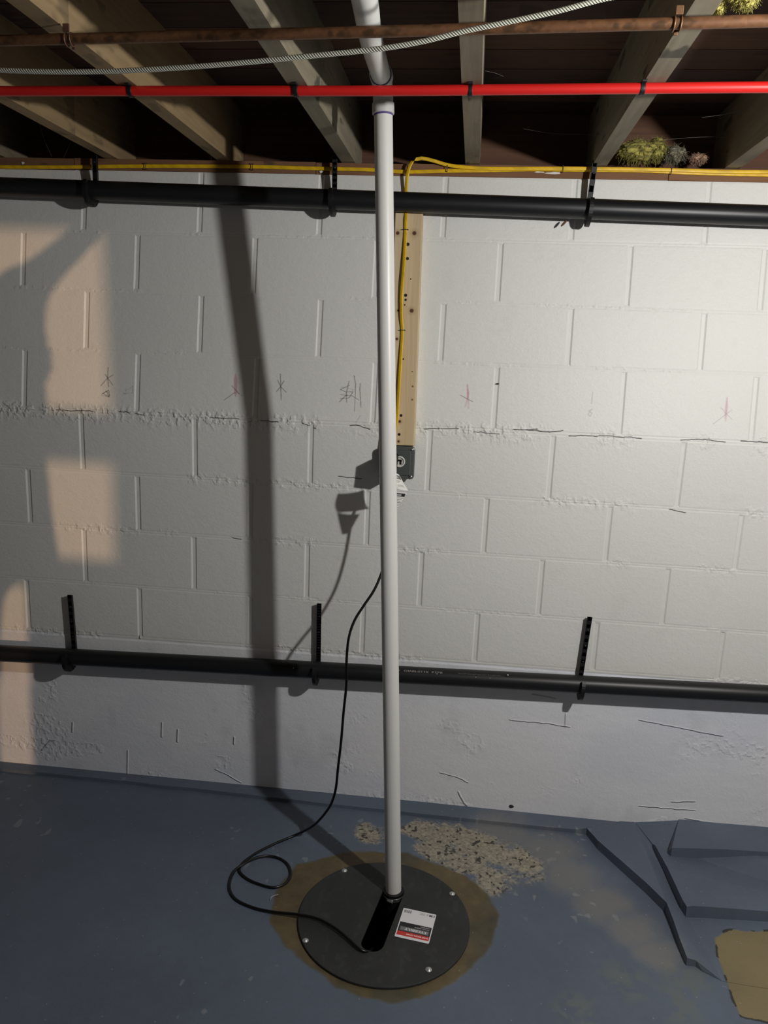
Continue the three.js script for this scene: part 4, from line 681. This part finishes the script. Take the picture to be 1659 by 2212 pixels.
  // raised right hand, fingers open and slightly bent
  const dR = wrR.clone().sub(elR).normalize(), sR = V(-dR.y, dR.x, 0).normalize(), pR = wrR.clone().addScaledVector(dR, 0.085), hand = [];
  hand.push([wrR.clone().addScaledVector(dR, -0.03), wrR, 0.03, 0.028], [wrR, pR.clone().addScaledVector(sR, 0.022), 0.024, 0.017], [wrR, pR.clone().addScaledVector(sR, -0.024), 0.024, 0.016], [wrR, pR, 0.024, 0.018]);
  [[0.032, 0.07], [0.011, 0.082], [-0.011, 0.076], [-0.031, 0.06]].forEach(([o, l]) => { const a = pR.clone().addScaledVector(sR, o), b = a.clone().addScaledVector(dR, l * 0.55).addScaledVector(sR, o * 0.2), e = b.clone().addScaledVector(dR, l * 0.4).add(V(0, 0, -0.025)); hand.push([a, b, 0.0095, 0.0088], [b, e, 0.0088, 0.0075]); });
  { const a = wrR.clone().addScaledVector(dR, 0.025).addScaledVector(sR, 0.025), b = a.clone().addScaledVector(sR, 0.03).addScaledVector(dR, 0.022), e = b.clone().addScaledVector(dR, 0.034).addScaledVector(sR, 0.008); hand.push([a, b, 0.014, 0.011], [b, e, 0.011, 0.009]); }
  const handR = sdfMesh(hand, pR, 0.16, 64, () => skin);
  // left hand round the back of the phone, finger tips on its right edge
  const DX = 0.046, Q = (x, y, z) => V(x + DX, y, z), ph = Q(0.5505, 1.640, 2.585), hl = [[elL.clone().lerp(wrL, 0.85), wrL, 0.032, 0.03], [wrL, Q(0.535, 1.625, 2.622), 0.027, 0.024], [wrL, Q(0.56, 1.60, 2.622), 0.026, 0.02]];
  [0.03, 0.008, -0.014, -0.035].forEach((o, i) => { const a = Q(0.548, 1.632 + o * 0.8, 2.618), b = Q(0.592, 1.634 + o, 2.604), e = Q(0.600, 1.634 + o, 2.588); hl.push([a, b, 0.0095, 0.009], [b, e, 0.009, 0.0078]); });
  hl.push([Q(0.525, 1.605, 2.625), Q(0.503, 1.635, 2.606), 0.013, 0.011], [Q(0.503, 1.635, 2.606), Q(0.504, 1.662, 2.594), 0.011, 0.009]);
  const handL = sdfMesh(hl, Q(0.55, 1.62, 2.62), 0.13, 56, () => skin);
  const m = single('person', mergeGeometries([body, headG, handR, handL]), std(0xffffff, 0.8, { vertexColors: true }), 'person in dark shirt and jeans with one arm raised, holding a phone', 'person');
  const p = thing('phone', 'dark smartphone held upright by the person', 'phone', [ph.x, ph.y, ph.z]);
  part('phone_body', rbox(0.076, 0.158, 0.0085, 0.004), std(0x101114, 0.3), p); part('camera_bump', rbox(0.03, 0.012, 0.0015, 0.0007, 0, 0.05, -0.0048), std(0x050506, 0.15), p);
}
{ // unseen boxes, added behind the person only to shade the foot of the wall
  const card = std(0x8a6a45, 0.9), tape = std(0xb39a6a, 0.4);
  [0, 0.455].forEach((y, i) => {
    const t = thing('added_cardboard_box', i ? 'unseen brown cardboard box added for its shadow, on top of its stack of two' : 'unseen brown cardboard box added for its shadow, at the bottom of its stack of two', 'box', [1.37 + i * 0.006, y, 3.6], 'stacked cardboard boxes added for their shadow');
    part('carton', rbox(0.32, 0.453, 0.36, 0.003, 0, 0.2265, 0), card, t);
    part('tape', box(0.322, 0.0006, 0.05, 0, 0.4536, 0), tape, t); part('tape', box(0.0006, 0.1, 0.05, 0.1604, 0.403, 0), tape, t); part('flap_seam', box(0.31, 0.0004, 0.002, 0, 0.4533, 0.03), std(0x4a3825, 0.9), t);
  });
}
renderer.render(scene, camera);
